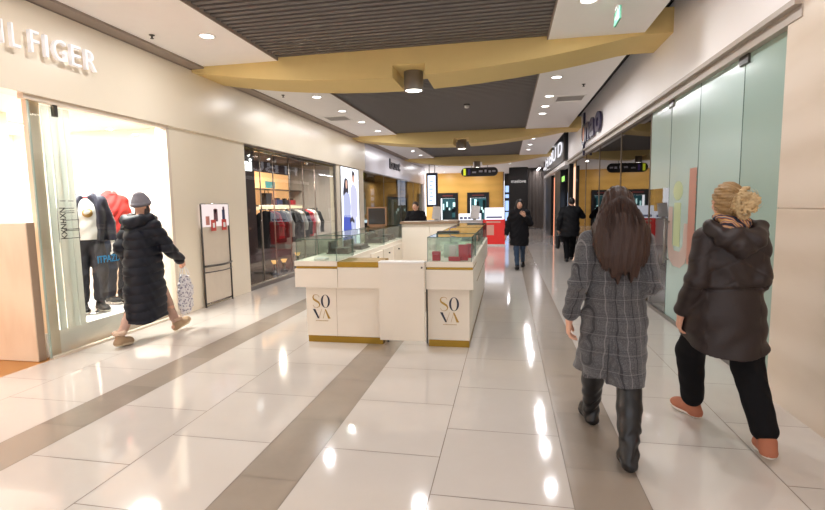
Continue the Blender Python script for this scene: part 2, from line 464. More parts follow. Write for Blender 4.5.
def shoe(root, J, q, up, sole, name='shoe', w=.047, h=.005, high=None, fluff=None, st=.012):
    """one shoe: rounded upper with its own sole"""
    a, t = np.array(J['a'+q]), np.array(J['t'+q])
    f = unit((t-a)*V3(1, 1, 0)); dn = unit(t-a+V3(0, 0, .055))       # foot direction with pitch
    upv = unit(V3(0, 0, 1)-dn*dn[2]); sd = np.cross(dn, upv)
    heel = a-upv*.05-dn*.045; toe = heel+dn*.235
    s = Sdf(np.minimum(heel, toe)-.14, np.maximum(np.maximum(heel, toe), a+V3(0, 0, .55))+.14, h)
    s.rc(heel+dn*.012, heel+dn*.17, .043, w+.002, .03, upv, .95)
    s.rc(heel+dn*.15, toe-dn*.03, w, .039, .03, upv, .85)
    s.rc(a, heel+dn*.015, .043, .036, .03); s.rc(a, heel+dn*.13, .043, .032, .03)
    if high is not None:
        k = np.array(J['k'+q]); s.chain([a, lerp(a, k, .35), lerp(a, k, .6), lerp(a, k, high)], [.05, .062, .071, .073], .02)
        s.warp(lambda x, y, z: .0045*np.sin(z*75+4*np.sin(x*25+y*15))*np.exp(-((z-a[2]-.06)/.12)**2))
    plane = lambda X, Y, Z: -((X-heel[0])*upv[0]+(Y-heel[1])*upv[1]+(Z-heel[2])*upv[2])-.022
    s.cut(lambda X, Y, Z: plane(X, Y, Z))
    if high is None: s.cut(lambda X, Y, Z: (Z-a[2]-.05)*.9)
    o = s.build(name, up, root)
    s2 = Sdf(np.minimum(heel, toe)-.1, np.maximum(heel, toe)+.1, h)
    s2.rc(heel+dn*.01, heel+dn*.17, .045, w+.005, .03, upv, .9); s2.rc(heel+dn*.15, toe-dn*.028, w+.005, .041, .03, upv, .9)
    g = lambda X, Y, Z: (X-heel[0])*upv[0]+(Y-heel[1])*upv[1]+(Z-heel[2])*upv[2]
    s2.cut(lambda X, Y, Z: np.abs(g(X, Y, Z)+.024)-st)
    s2.build('sole', sole, o)
    return o

def strands(root_obj, m, guide, n, r=.0016, seed=1, name='strands'):
    """fine locks: guide(u, v) -> list of points"""
    rnd = random.Random(seed); mb = MB()
    for i in range(n):
        pts = guide(rnd.random(), rnd.random(), rnd)
        mb.tube(pts, [r*(1-.75*k/(len(pts)-1)) for k in range(len(pts))], 4)
    return mb.build(name, m, root_obj)

SKIN = mat('skin', '#d9a68c', .5, var=.05, vs=30, spec=.35); LIP = mat('lips', '#b9776b', .4, var=0)
BLACKCLOTH = mat('black_cloth', '#17161a', .85, var=.15, vs=40, bump=.15, bs=200, spec=.25)
LEATHER = mat('black_leather', '#0e0d10', .36, var=.1, bump=.12, bs=90)
RUBBER = mat('black_rubber', '#0d0d0e', .7, var=.1)

def grey_coat_woman():
    root = thing('person', 'long-haired woman walking away in a grey checked coat and black knee-high boots', 'person', (.655, 3.15, 0))
    J = dict(POSE); J.update(kl=(-.075, .24, .52), al=(-.06, .37, .10), tl=(-.08, .525, .06), kr=(.085, -.06, .49), ar=(.05, -.255, .11), tr=(.065, -.10, .04),
             sl=(-.16, -.01, 1.335), el=(-.225, -.05, 1.07), wl=(-.265, .02, .845), sr=(.15, -.01, 1.335), er=(.19, -.06, 1.08), wr=(.15, .13, .98))
    human(root, J, SKIN, LIP, hands=dict(l=dict(d=(-.02, .12, -1), n=(1, -.1, 0), t=(0, 1, 0), curl=(.45, .5, .35)), r=dict(d=(-.4, .8, .1), n=(-1, -.4, 0), t=(0, 0, 1))))
    trousers(root, J, mat('black_leggings', '#121114', .8, var=.1), (.09, .062, .045), .8)
    for q in 'lr': shoe(root, J, q, LEATHER, RUBBER, 'boot', high=.87 if q == 'r' else .85)
    s = Sdf((-.42, -.32, .38), (.42, .40, 1.50), .006)
    s.rc((-.12, -.01, 1.325), (.12, -.01, 1.325), .07, .07, .05)
    s.chain([(0, -.01, 1.36), (0, 0, 1.24), (0, .005, 1.04), (0, .005, .86), (0, .02, .66), (.01, .02, .40)], [.10, .168, .158, .18, .188, .175], .05, (0, 1, 0), .64)
    s.rc((.06, -.02, .82), (.065, -.075, .42), .10, .105, .05); s.rc((-.06, .05, .84), (-.075, .24, .45), .10, .135, .06); s.warp(lambda x, y, z: .006*np.exp(-((x-.03)/.005)**2)*(y > .03))
    for q in 'lr': sleeve(s, J, q, (.068, .057, .05))
    s.rc((-.07, -.02, 1.385), (.07, -.02, 1.385), .05, .05, .03)
    s.warp(lambda x, y, z: .0035*np.sin(x*42+3*np.sin(z*9))*np.clip((1.0-z)*2, 0, 1)+.003*np.sin(z*60+x*25+3*np.sin(x*17)))
    # sleeve creases at the elbows and the sunk back vent
    s.warp(lambda x, y, z: .005*np.sin(z*95+x*40)*np.exp(-((z-1.06)/.07)**2)*(np.abs(x) > .17))
    s.cut(lambda X, Y, Z: .462-.09*X-.03*Y+.012*np.sin(X*9)+.03*(X < -.055)*(Y < 0)-Z)
    s.rc((-.055, -.16, .72), (-.06, -.155, .44), .003, .008, .004, op='s')
    coat = s.build('coat', plaid(), root)
    m = MB(); m.tube([(-.052, -.133, .73), (-.056, -.136, .6), (-.06, -.139, .49)], .003, 6)
    m.build('vent_seam', mat('dark_grey_seam', '#2b2a2e', .9), coat)
    # collar standing at the neck
    m = MB(); n = 28; prof = [(.078, 1.385), (.088, 1.43), (.098, 1.425), (.12, 1.375)]
    m.lathe(0, -.02, prof, n, close=False); m.build('collar', MATS['grey_check_wool'], coat)
    hair = mat('dark_brown_hair', '#38261f', .45, var=.35, vs=14, stretch=(9, 9, .7), bump=.25, bs=30, spec=.3)
    h = Sdf((-.26, -.32, 1.05), (.26, .2, 1.74), .005); c = np.array(J['head'])
    h.ell(c+V3(0, -.012, .022), (.088, .106, .108), .02)
    h.chain([c+V3(0, -.05, -.01), (0, -.085, 1.45), (.005, -.115, 1.36), (.01, -.135, 1.26), (.015, -.14, 1.15)], [.093, .118, .15, .125, .07], .04, (0, 1, 0), .46)
    for q in (-1, 1):
        h.chain([c+V3(q*.066, -.01, -.02), (q*.105, -.04, 1.42), (q*.13, -.065, 1.32)], [.035, .04, .022], .03)
    h.ell(c+V3(0, .085, -.03), (.056, .055, .085), .015, 's')
    h.warp(lambda x, y, z: .0022*np.sin(x*170+3*np.sin(z*7+x*8))+.0016*np.sin(x*420+4*np.sin(z*9))+.0015*np.sin(y*150+3*np.sin(z*7)))
    h.cut(lambda X, Y, Z: 1.135+.03*np.sin(X*70)+.02*np.sin(X*180+1)+2.2*X*X-Z)
    hr = h.build('hair', hair, root)
    def g(u, v, rnd):
        x0 = (u-.5)*.16; x1 = x0*1.9+(v-.5)*.03; top = c[2]+.07-abs(x0)*.5; bot = 1.12+rnd.random()*.1+abs(x0)*1.0
        pts = []
        for k in range(9):
            t = k/8; z = top*(1-t)+bot*t
            wd = x0*(1-t)+(x1 if t < .6 else x1*(1-.55*(t-.6)/.4))*t
            yb = -.135-.02*math.sin(t*PI) if t > .25 else -.105-.03*math.sin(t*4)
            pts.append((wd+.004*math.sin(t*6+u*12), yb-.03*t+max(0, abs(wd)-.07)*.55+rnd.random()*.003-.012, z))
        return pts
    strands(hr, hair, g, 130, .0018, 3)
    return root

def brown_jacket_woman():
    root = thing('person', 'woman with a blonde bun walking away in a hooded dark brown jacket and orange shoes', 'person', (1.39, 3.4, 0))
    J = dict(POSE); J.update(head=(-.025, .02, 1.565), nb=(-.01, -.02, 1.40), kl=(-.12, .25, .52), al=(-.045, .37, .09), tl=(-.12, .54, .04), kr=(.13, -.02, .50), ar=(.155, -.25, .125), tr=(.19, -.10, .055),
             sl=(-.145, -.01, 1.34), el=(-.20, -.05, 1.07), wl=(-.255, .05, .83), sr=(.14, -.01, 1.34), er=(.15, -.05, 1.08), wr=(.09, .17, .99), hl=(-.095, 0, .87), hr=(.095, 0, .87))
    human(root, J, SKIN, LIP, hands=dict(l=dict(d=(-.05, .25, -1), n=(1, -.1, 0), t=(0, 1, 0), curl=(.5, .55, .4)), r=dict(d=(-.5, .7, .1), n=(-1, -.4, 0), t=(0, 0, 1))))
    trousers(root, J, mat('black_trousers', '#0f0e11', .85, var=.12, bump=.1, bs=150, spec=.2), (.115, .092, .075), .84, fold=.0015)
    orange = mat('orange_suede', '#a5654a', .75, var=.12, bump=.1, bs=120); white = mat('white_sole', '#e3ded6', .5)
    for q in 'lr': shoe(root, J, q, orange, white, 'shoe', st=.014)
    jm = mat('brown_jacket_cloth', '#2b201e', .5, var=.1, vs=20, bump=.12, bs=120, spec=.4)
    s = Sdf((-.46, -.36, .5), (.46, .42, 1.52), .006)
    s.rc((-.105, -.01, 1.325), (.105, -.01, 1.325), .068, .068, .06)
    s.chain([(0, -.01, 1.36), (0, 0, 1.22), (0, 0, 1.03), (0, .0, .86), (.02, .0, .52)], [.11, .18, .172, .205, .245], .05, (0, 1, 0), .68)
    s.rc((-.10, .05, .84), (-.115, .19, .55), .12, .14, .06); s.warp(lambda x, y, z: .006*np.exp(-(x/.006)**2)*(y > .03))
    for q in 'lr': sleeve(s, J, q, (.076, .068, .058))
    s.warp(lambda x, y, z: .003*np.sin(z*48+x*18+3*np.sin(x*12+y*6))*(np.abs(x) > .15)+.005*np.sin(x*30+3*np.sin(z*13))*np.clip((1.03-z)*4, 0, 1)+.004*np.sin(z*40+x*30+2*np.sin(x*21))*(z > 1.03))
    s.warp(lambda x, y, z: .012*np.exp(-((z-1.03-.015*np.sin(x*6))/.009)**2)*(np.abs(x) < .185))
    # diagonal quilting across the back
    s.warp(lambda x, y, z: .004*np.exp(-(np.mod(z*.9+np.abs(x)*.55, .115)-.057)**2/.00004)*(z > 1.05)*(y < 0))
    s.cut(lambda X, Y, Z: .645+.25*Y-.05*np.abs(X)*(Y < 0)-.02*np.cos(X*9)*(Y < 0)+.05*(Y > 0)*Y-Z)
    jk = s.build('jacket', jm, root)
    s = Sdf((-.3, -.34, 1.14), (.3, .2, 1.54), .006)
    s.chain([(-.11, .03, 1.43), (-.135, -.06, 1.405), (-.085, -.14, 1.34), (0, -.165, 1.285), (.085, -.14, 1.34), (.135, -.06, 1.405), (.11, .03, 1.43)], [.03, .042, .05, .052, .05, .042, .03], .035)
    s.ell((0, -.13, 1.345), (.12, .06, .075), .03)
    s.ell((0, -.11, 1.45), (.075, .05, .06), .02, 's')
    s.warp(lambda x, y, z: .004*np.sin(z*70+np.abs(x)*60)+.003*np.sin(x*50))
    hd = s.build('hood', jm, jk)
    m = MB(); m.tube([(-.15, -.068, 1.033), (-.1, -.098, 1.03), (0, -.117, 1.028), (.1, -.098, 1.03), (.15, -.068, 1.033)], .005, 6)
    m.build('waist_seam', jm, jk)
    s = Sdf((-.2, -.2, 1.32), (.2, .2, 1.54), .005)
    R = .078; n = 14
    for lay, (zz, rr, tl) in enumerate(((1.415, .034, .02), (1.447, .028, -.02))):
        P = [(-.012+(R-lay*.008)*math.cos(2*PI*k/n), -.015+(R-lay*.008)*math.sin(2*PI*k/n), zz+tl*math.cos(2*PI*k/n)) for k in range(n+1)]
        s.chain(P, [rr]*(n+1), .01)
    s.warp(lambda x, y, z: .004*np.sin(z*150+x*50+y*70))
    sm = bpy.data.materials.new('striped_scarf'); sm.use_nodes = True
    N = sm.node_tree.nodes; L = sm.node_tree.links; b = N['Principled BSDF']; b.inputs['Roughness'].default_value = .9
    tc = N.new('ShaderNodeTexCoord'); w = N.new('ShaderNodeTexWave'); w.bands_direction = 'DIAGONAL'; w.inputs['Scale'].default_value = 9; w.inputs['Distortion'].default_value = 3
    L.new(tc.outputs['Object'], w.inputs['Vector']); cr = N.new('ShaderNodeValToRGB'); cr.color_ramp.interpolation = 'CONSTANT'
    els = cr.color_ramp.elements; els[0].color = lin('#2c3040'); els[1].position = .3; els[1].color = lin('#c46a3a')
    for p, c in ((.45, '#d9b98a'), (.6, '#6d7486'), (.78, '#8f3c33'), (.9, '#caa06a')):
        e = els.new(p); e.color = lin(c)
    L.new(w.outputs['Fac'], cr.inputs[0]); L.new(cr.outputs[0], b.inputs['Base Color'])
    s.build('scarf', sm, root)
    hair = mat('blonde_hair', '#94764e', .5, var=.35, vs=12, stretch=(5, 5, 2.5), bump=.3, bs=26, spec=.35)
    c = np.array(J['head']); h = Sdf(c-V3(.2, .3, .2), c+V3(.22, .2, .22), .0045)
    h.ell(c+V3(0, -.012, .022), (.084, .102, .104), .02)
    h.ell(c+V3(0, -.06, -.03), (.072, .06, .07), .03)
    h.ell(c+V3(0, .085, -.04), (.058, .06, .085), .015, 's')
    h.warp(lambda x, y, z: .0035*np.sin((z*150+(x-c[0])*90)+4*np.sin(x*30+y*20))+.002*np.sin(z*330+x*160+5*np.sin(x*40)))
    hr = h.build('hair', hair, root)
    b = c+V3(.045, -.128, -.008); h = Sdf(b-.13, b+.13, .004)
    h.ell(b, (.058, .045, .05), .02); h.ell(b+V3(-.03, .01, -.02), (.04, .035, .035), .02); h.ell(b+V3(.025, 0, .025), (.035, .035, .03), .02)
    rnd = random.Random(5)
    for i in range(14):   # looped locks of the bun
        a0 = rnd.random()*6; tilt = rnd.uniform(-1.6, 1.6); rr = rnd.uniform(.025, .062)
        pts = [b+V3(rr*math.cos(a0+t*.9), -.025-.022*math.sin(t*1.2+i), rr*math.sin(a0+t*.9)+tilt*.03*math.cos(t)) for t in np.linspace(0, 4, 10)]
        h.chain(pts, [.010]*10, .006)
    h.warp(lambda x, y, z: .002*np.sin(x*260+z*200+4*np.sin(z*40+y*50))+.002*np.sin(z*330-x*90+3*np.sin(x*60)))
    bun = h.build('bun', mat('blonde_bun_hair', '#bda37a', .55, var=.35, vs=20, bump=.3, bs=40, spec=.35), hr)
    def g(u, v, rnd):
        a = u*2*PI; p = b+V3(.05*math.cos(a), -.01, .05*math.sin(a)); L = .03+.03*v
        return [p+V3(math.cos(a+t*.8)*L*t, -.02*t*(1-t)*4, math.sin(a+t*.8)*L*t) for t in (0, .3, .6, 1)]
    strands(bun, MATS['blonde_bun_hair'], g, 90, .0014, 8, 'loose_strands')
    return root

def navy_puffer_woman():
    root = thing('person', 'woman in grey knit hat and long navy quilted coat walking past the left shop window', 'person', (-4.27, 5.07, 0), -.05)
    J = dict(POSE); J.update(head=(.0, .03, 1.60), nb=(0, -.01, 1.42), kl=(-.07, -.10, .50), al=(-.07, -.36, .11), tl=(-.08, -.21, .04), kr=(.07, .22, .50), ar=(.06, .40, .115), tr=(.09, .54, .115),
             sl=(-.16, 0, 1.385), el=(-.22, -.1, 1.12), wl=(-.2, .02, .9), sr=(.16, 0, 1.385), er=(.225, .12, 1.13), wr=(.19, .40, .93))
    human(root, J, SKIN, LIP, hands=dict(r=dict(d=(0, .45, -.85), n=(-1, 0, -.1), t=(0, .8, .4), curl=(1.1, 1.2, .8)), l=dict(curl=(.5, .6, .4))))
    trousers(root, J, mat('pink_beige_leggings', '#b79586', .8), (.09, .062, .05), .85)
    beige = mat('beige_suede_boot', '#a58a6c', .8, var=.12, bump=.12, bs=100); sole = mat('pale_boot_sole', '#c9b79c', .7)
    for q in 'lr':
        o = shoe(root, J, q, beige, sole, 'boot', w=.052, st=.014)
        a = np.array(J['a'+q]); s = Sdf(a-.13, a+V3(.13, .13, .2), .006)
        n = 12; P = [a+V3(.05*math.cos(2*PI*k/n), .05*math.sin(2*PI*k/n), .06) for k in range(n+1)]
        s.chain(P, [.024]*(n+1), .01); s.warp(lambda x, y, z: .006*np.sin(x*200+y*120)*np.sin(z*180+x*60+y*150))
        s.build('fleece_cuff', mat('cream_fleece', '#c9ad98', .95, var=.15, vs=60, bump=.4, bs=150), o)
    nm = mat('navy_puffer_cloth', '#12141f', .5, var=.12, vs=14, bump=.1, bs=60, spec=.3)
    s = Sdf((-.45, -.48, .15), (.45, .62, 1.6), .007)
    s.rc((-.12, 0, 1.37), (.12, 0, 1.37), .085, .085, .06)
    s.chain([(0, 0, 1.40), (0, 0, 1.26), (0, 0, 1.06), (0, -.01, .88), (0, -.01, .6), (0, -.02, .18)], [.12, .2, .205, .225, .24, .265], .06, (1, 0, 0), .80)
    for q in 'lr': sleeve(s, J, q, (.088, .078, .062), end=.9)
    s.warp(lambda x, y, z: -.017*np.sqrt(np.abs(np.sin((z-.03*np.sin(y*5+x*3)+.02*np.sin(x*4))*PI/.104)))+.010+.004*np.sin(z*33+y*28+3*np.sin(y*15+x*12)), .09)
    s.cut(lambda X, Y, Z: .27+.07*(Y)+.015*np.sin(Y*13+X*7)-Z)
    coat = s.build('coat', nm, root)
    s = Sdf((-.3, -.32, 1.25), (.3, .25, 1.68), .007)
    s.chain([(-.1, .10, 1.47), (-.135, -.01, 1.47), (-.09, -.12, 1.45), (0, -.155, 1.42), (.09, -.12, 1.45), (.135, -.01, 1.47), (.1, .10, 1.47)], [.042, .055, .065, .075, .065, .055, .042], .04)
    s.warp(lambda x, y, z: .003*np.sin(x*50+y*40+3*np.sin(z*20)))
    s.build('hood', nm, coat)
    s = Sdf((-.2, -.2, 1.5), (.2, .25, 1.85), .005); c = np.array(J['head'])
    s.ell(c+V3(0, -.012, .055), (.095, .112, .112), .02); s.ell(c+V3(0, -.035, .15), (.05, .055, .03), .04)
    s.warp(lambda x, y, z: .003*np.sin(np.arctan2(y-c[1], x-c[0])*46))
    s.cut(lambda X, Y, Z: c[2]+.02+.2*(Y-c[1])-Z)
    n = 20; P = [c+V3(.083*math.cos(2*PI*k/n), -.012+.1*math.sin(2*PI*k/n), .045+.02*math.sin(2*PI*k/n)) for k in range(n+1)]
    s.chain(P, [.022]*(n+1), .008)
    s.build('hat', mat('grey_knit', '#7d7980', .95, var=.2, vs=60, bump=.4, bs=160, spec=.2), root)
    s = Sdf(c-.2, c+.2, .006)
    for q in (-1, 1): s.chain([c+V3(q*.06, .0, .0), c+V3(q*.07, .0, -.08), c+V3(q*.06, -.02, -.13)], [.03, .028, .016], .02)
    s.build('hair', mat('dark_brown_hair_strand', '#33221c', .5, var=.3, vs=14, stretch=(9, 9, 1)), root)
    return root, J

def shopping_bag(at):
    b = thing('shopping_bag', 'white printed plastic shopping bag hanging from the hand of the woman in the navy coat', 'bag', at)
    s = Sdf((-.12, -.22, -.62), (.12, .22, .06), .006)
    s.chain([(0, 0, -.13), (0, 0, -.30), (0, -.005, -.49)], [.08, .125, .135], .04, (1, 0, 0), .38)
    s.warp(lambda x, y, z: .006*np.sin(y*60+4*np.sin(z*14))+.004*np.sin(z*70+y*40))
    s.cut(lambda X, Y, Z: Z+.115+.015*np.sin(Y*40))
    pm = bpy.data.materials.new('printed_plastic'); pm.use_nodes = True
    N = pm.node_tree.nodes; L = pm.node_tree.links; p = N['Principled BSDF']; p.inputs['Roughness'].default_value = .35
    tc = N.new('ShaderNodeTexCoord'); v = N.new('ShaderNodeTexVoronoi'); v.inputs['Scale'].default_value = 34
    L.new(tc.outputs['Object'], v.inputs['Vector']); cr = N.new('ShaderNodeValToRGB'); cr.color_ramp.interpolation = 'CONSTANT'
    e = cr.color_ramp.elements; e[0].color = lin('#8c8796'); e[1].position = .42; e[1].color = lin('#d8d4d6')
    L.new(v.outputs['Distance'], cr.inputs[0]); L.new(cr.outputs[0], p.inputs['Base Color'])
    s.build('bag_body', pm, b)
    m = MB()
    for x in (-.02, .02):
        m.tube([(x, -.075, -.125), (x*.7, -.05, -.05), (x*.3, 0, .0), (x*.7, .05, -.05), (x, .075, -.125)], .006, 6)
    m.build('handle', mat('white_plastic', '#e9e6e4', .4), b)

def black_coat_woman():
    root = thing('person', 'woman in black coat and blue jeans walking this way, one hand at her chest', 'person', (.29, 11.95, 0), PI)
    J = dict(POSE); J.update(kr=(.07, .16, .49), ar=(.05, .20, .09), tr=(.06, .36, .06), kl=(-.08, -.02, .48), al=(-.09, -.30, .15), tl=(-.09, -.17, .05),
             er=(.26, -.03, 1.06), wr=(.31, .06, .82), el=(-.25, .0, 1.09), wl=(-.12, .20, 1.27))
    human(root, J, SKIN, LIP, h=.008, hands=dict(l=dict(d=(.5, .4, .5), n=(.3, -.9, .2), t=(0, .3, 1), h=.005), r=dict(h=.005)))
    trousers(root, J, mat('blue_jeans', '#33465e', .85, var=.2, vs=30, bump=.15, bs=160), (.09, .066, .05), .95)
    for q in 'lr': shoe(root, J, q, LEATHER, RUBBER, 'shoe', h=.008)
    s = Sdf((-.42, -.34, .48), (.42, .42, 1.52), .008)
    s.rc((-.12, 0, 1.33), (.12, 0, 1.33), .085, .085, .06)
    s.chain([(0, 0, 1.36), (0, 0, 1.24), (0, 0, 1.04), (0, 0, .86), (0, 0, .5)], [.12, .2, .19, .215, .225], .05, (0, 1, 0), .68)
    s.rc((.06, .04, .84), (.07, .12, .5), .11, .12, .06)
    for q in 'lr': sleeve(s, J, q, (.085, .074, .06))
    s.warp(lambda x, y, z: .005*np.sin(z*45+x*25+3*np.sin(x*12))+.008*np.exp(-(x/.006)**2)*(y > 0))
    s.cut(lambda X, Y, Z: .565+.01*np.sin(X*15)-Z)
    coat = s.build('coat', BLACKCLOTH, root)
    m = MB(); m.lathe(0, -.01, [(.085, 1.37), (.10, 1.44), (.115, 1.43), (.13, 1.37)], 24, close=False); m.build('collar', BLACKCLOTH, coat)
    c = np.array(J['head']); h = Sdf(c-.24, c+.2, .007)
    h.ell(c+V3(0, -.014, .024), (.088, .106, .108), .02)
    for q in (-1, 1): h.chain([c+V3(q*.07, 0, 0), c+V3(q*.085, .0, -.1), c+V3(q*.08, .03, -.19)], [.03, .034, .022], .02)
    h.ell(c+V3(0, .095, -.03), (.06, .065, .085), .015, 's')
    h.build('hair', mat('black_hair', '#1b1514', .5, var=.3, vs=12, stretch=(8, 8, 1)), root)
    return root

def dark_jacket_man():
    root = thing('person', 'man in dark clothes walking away, one hand raised and a black bag at his side', 'person', (1.66, 13.6, 0), .0)
    J = dict(POSE); J.update(kl=(-.09, .02, .49), al=(-.10, -.20, .10), tl=(-.11, -.04, .05), kr=(.09, .16, .5), ar=(.08, .28, .10), tr=(.09, .43, .06),
             head=(.03, .03, 1.575), nb=(0, -.01, 1.41), sl=(-.19, 0, 1.37), sr=(.19, 0, 1.37), el=(-.28, -.05, 1.09), wl=(-.30, .0, .85), er=(.33, .12, 1.20), wr=(.14, .17, 1.42))
    human(root, J, SKIN, LIP, h=.008, hands=dict(r=dict(d=(-.5, .0, .8), n=(-1, 0, 0), t=(0, -1, .2), curl=(.8, .8, .5), h=.005), l=dict(curl=(1.2, 1.2, .8), h=.005)))
    trousers(root, J, mat('black_trousers', '#0f0e11', .85), (.105, .08, .066), .96)
    for q in 'lr': shoe(root, J, q, LEATHER, RUBBER, 'shoe', h=.008)
    s = Sdf((-.48, -.34, .55), (.52, .42, 1.55), .008)
    s.rc((-.15, 0, 1.35), (.15, 0, 1.35), .09, .09, .06)
    s.chain([(0, 0, 1.38), (0, 0, 1.25), (0, 0, 1.05), (0, 0, .88), (0, 0, .55)], [.12, .225, .22, .23, .25], .05, (0, 1, 0), .7)
    for q in 'lr': sleeve(s, J, q, (.092, .08, .066))
    s.warp(lambda x, y, z: .006*np.sin(z*42+x*22+3*np.sin(x*12)))
    s.cut(lambda X, Y, Z: .67+.01*np.sin(X*15)-Z)
    jk = s.build('jacket', mat('black_jacket_cloth', '#121216', .7, var=.15, bump=.1, spec=.3), root)
    m = MB(); m.lathe(.01, 0, [(.08, 1.40), (.088, 1.475), (.105, 1.465), (.12, 1.39)], 24, close=False); m.build('collar', BLACKCLOTH, jk)
    c = np.array(J['head']); h = Sdf(c-.2, c+.2, .007); h.ell(c+V3(0, -.012, .03), (.085, .104, .1), .02)
    h.ell(c+V3(0, .09, -.035), (.06, .06, .09), .015, 's'); h.cut(lambda X, Y, Z: c[2]-.045-Z)
    h.build('hair', mat('black_hair', '#1b1514'), root)
    b = thing('handbag', 'black bag hanging from the left hand of the man in dark clothes', 'bag', (1.34, 13.61, .75))
    s = Sdf((-.12, -.25, -.42), (.12, .25, .06), .009)
    s.chain([(0, 0, -.14), (0, 0, -.3)], [.13, .15], .04, (1, 0, 0), .45); s.cut(lambda X, Y, Z: Z+.06)
    s.build('bag_body', LEATHER, b)
    m = MB(); m.tube([(0, -.11, -.1), (0, -.06, -.0), (0, .0, .03), (0, .06, 0), (0, .11, -.1)], .008, 6); m.build('handle', LEATHER, b)

def shop_assistant():
    root = thing('person', 'person in a black top standing behind the far end of the kiosk', 'person', (-2.37, 12.7, 0), PI-.1)
    J = dict(POSE); J.update(head=(0, .04, 1.535), el=(-.26, .02, 1.08), wl=(-.16, .22, 1.0), er=(.26, .02, 1.08), wr=(.16, .22, 1.0), sl=(-.18, 0, 1.345), sr=(.18, 0, 1.345))
    human(root, J, SKIN, LIP, h=.008, hands=dict(l=dict(h=.005), r=dict(h=.005)))
    trousers(root, J, MATS['black_trousers'], (.105, .08, .066), .96)
    for q in 'lr': shoe(root, J, q, LEATHER, RUBBER, 'shoe', h=.008)
    s = Sdf((-.46, -.3, .75), (.46, .42, 1.5), .008)
    s.rc((-.14, 0, 1.33), (.14, 0, 1.33), .07, .07, .06)
    s.chain([(0, 0, 1.35), (0, 0, 1.23), (0, 0, 1.04), (0, 0, .85)], [.1, .195, .185, .2], .05, (0, 1, 0), .68)
    for q in 'lr': sleeve(s, J, q, (.078, .066, .052))
    s.warp(lambda x, y, z: .004*np.sin(z*45+x*25)); s.cut(lambda X, Y, Z: .8-Z)
    s.build('sweater', BLACKCLOTH, root)
    c = np.array(J['head']); h = Sdf(c-.2, c+.2, .007); h.ell(c+V3(0, -.014, .032), (.082, .1, .1), .02)
    h.ell(c+V3(0, .09, -.035), (.06, .06, .085), .015, 's'); h.cut(lambda X, Y, Z: c[2]-.03-Z)
    h.build('hair', mat('brown_short_hair', '#3a2a20', .6, var=.3), root)
# ------------------------------------------------------------------ camera
def camera():
    cd = bpy.data.cameras.new('camera'); c = bpy.data.objects.new('camera', cd); COL.objects.link(c); SC.camera = c
    cd.sensor_width = 36; cd.lens = 36*486.4/825; cd.clip_start = .05; cd.clip_end = 200
    ya, pi_, ro = (math.radians(a) for a in (11.05, -5.90, -.942))
    r = Vector((math.cos(ya), math.sin(ya), 0)); f = Vector((-math.sin(ya), math.cos(ya), 0)); u = Vector((0, 0, 1))
    f2 = f*math.cos(pi_)+u*math.sin(pi_); u2 = u*math.cos(pi_)-f*math.sin(pi_)
    r2 = r*math.cos(ro)+u2*math.sin(ro); u3 = u2*math.cos(ro)-r*math.sin(ro)
    c.matrix_world = Matrix(((r2.x, u3.x, -f2.x, 0), (r2.y, u3.y, -f2.y, 0), (r2.z, u3.z, -f2.z, 1.58), (0, 0, 0, 1)))
camera()

# ------------------------------------------------------------------ setting materials
WALLM = mat('glossy_beige_panel', '#ebdfcb', .3, var=.03, vs=1.5)
WALL2 = mat('matte_beige_panel', '#dccdbb', .4, var=.03, vs=2)
WHITEW = mat('white_fascia', '#f3eeec', .45, var=.02, vs=2)
LILAC = mat('pale_lilac_fascia', '#d6d3dc', .25, var=.02, vs=2)
CEILW = mat('white_ceiling_paint', '#f4f0ee', .85, var=.02)
BROWNTRIM = mat('brown_soffit', '#9a8b80', .7, var=.05)
SLAT = mat('grey_brown_slat', '#6d6764', .55, var=.05)
VOID = mat('dark_ceiling_void', '#2c2a29', .9)
YELLOW = mat('ochre_yellow_paint', '#dabf80', .7, var=.03, vs=3)
STEEL = mat('brushed_steel', '#9a9590', .3, 1., var=.08, stretch=(1, 1, 30))
DARKSTEEL = mat('dark_steel', '#5a5653', .32, .9)
CHROME = mat('chrome', '#b5b1ad', .12, 1., var=.02)
TRACKM = mat('champagne_aluminium', '#b3a89e', .5, .2)
GLASS = glass('clear_glass', '#f4f7f5'); GLASS3 = glass('soft_clear_glass', '#e6e8e4', 1.3, .6); GLASSD = glass('tinted_glass', '#8f8a84', 1.55)
GLASSV = glass('vitrine_glass', '#f5f9f6', 1.45, .7)
EDGE = mat('green_glass_edge', '#50655c', .15, var=.05)
COLM = veined('travertine', '#ddcfbf', '#cbb9a4', .4, (1, .35, 1), .25, 4., 0, .8)
GOLDW = veined('golden_wood', '#dcab55', '#c99a48', .35, (.25, .25, 1), 0, 7, 0, .5)
WOODF = veined('orange_wood_floor', '#b07a3c', '#96652c', .35, (.5, 2, 2), 0, 3)
PALEWOOD = veined('pale_beech', '#e0cfba', '#cfb9a0', .45, (2, 2, .35), 0, 3)
WHITE = mat('white_paint', '#efece9', .6, var=.01)
CREAM = mat('cream_laminate', '#e6dccd', .35, var=.015, vs=3)
GOLD = mat('brushed_gold', '#9c7a2c', .38, .75, var=.08, stretch=(.5, 20, 20))
BLACK = mat('black_lacquer', '#121114', .3, var=.05)
DARK = mat('dark_grey_panel', '#2a282a', .5, var=.08)
PLUM = mat('dark_plum_wall', '#3a2a2e', .6, var=.08)
GROUT = mat('grout', '#8b7d71', .8, var=.1, vs=30)

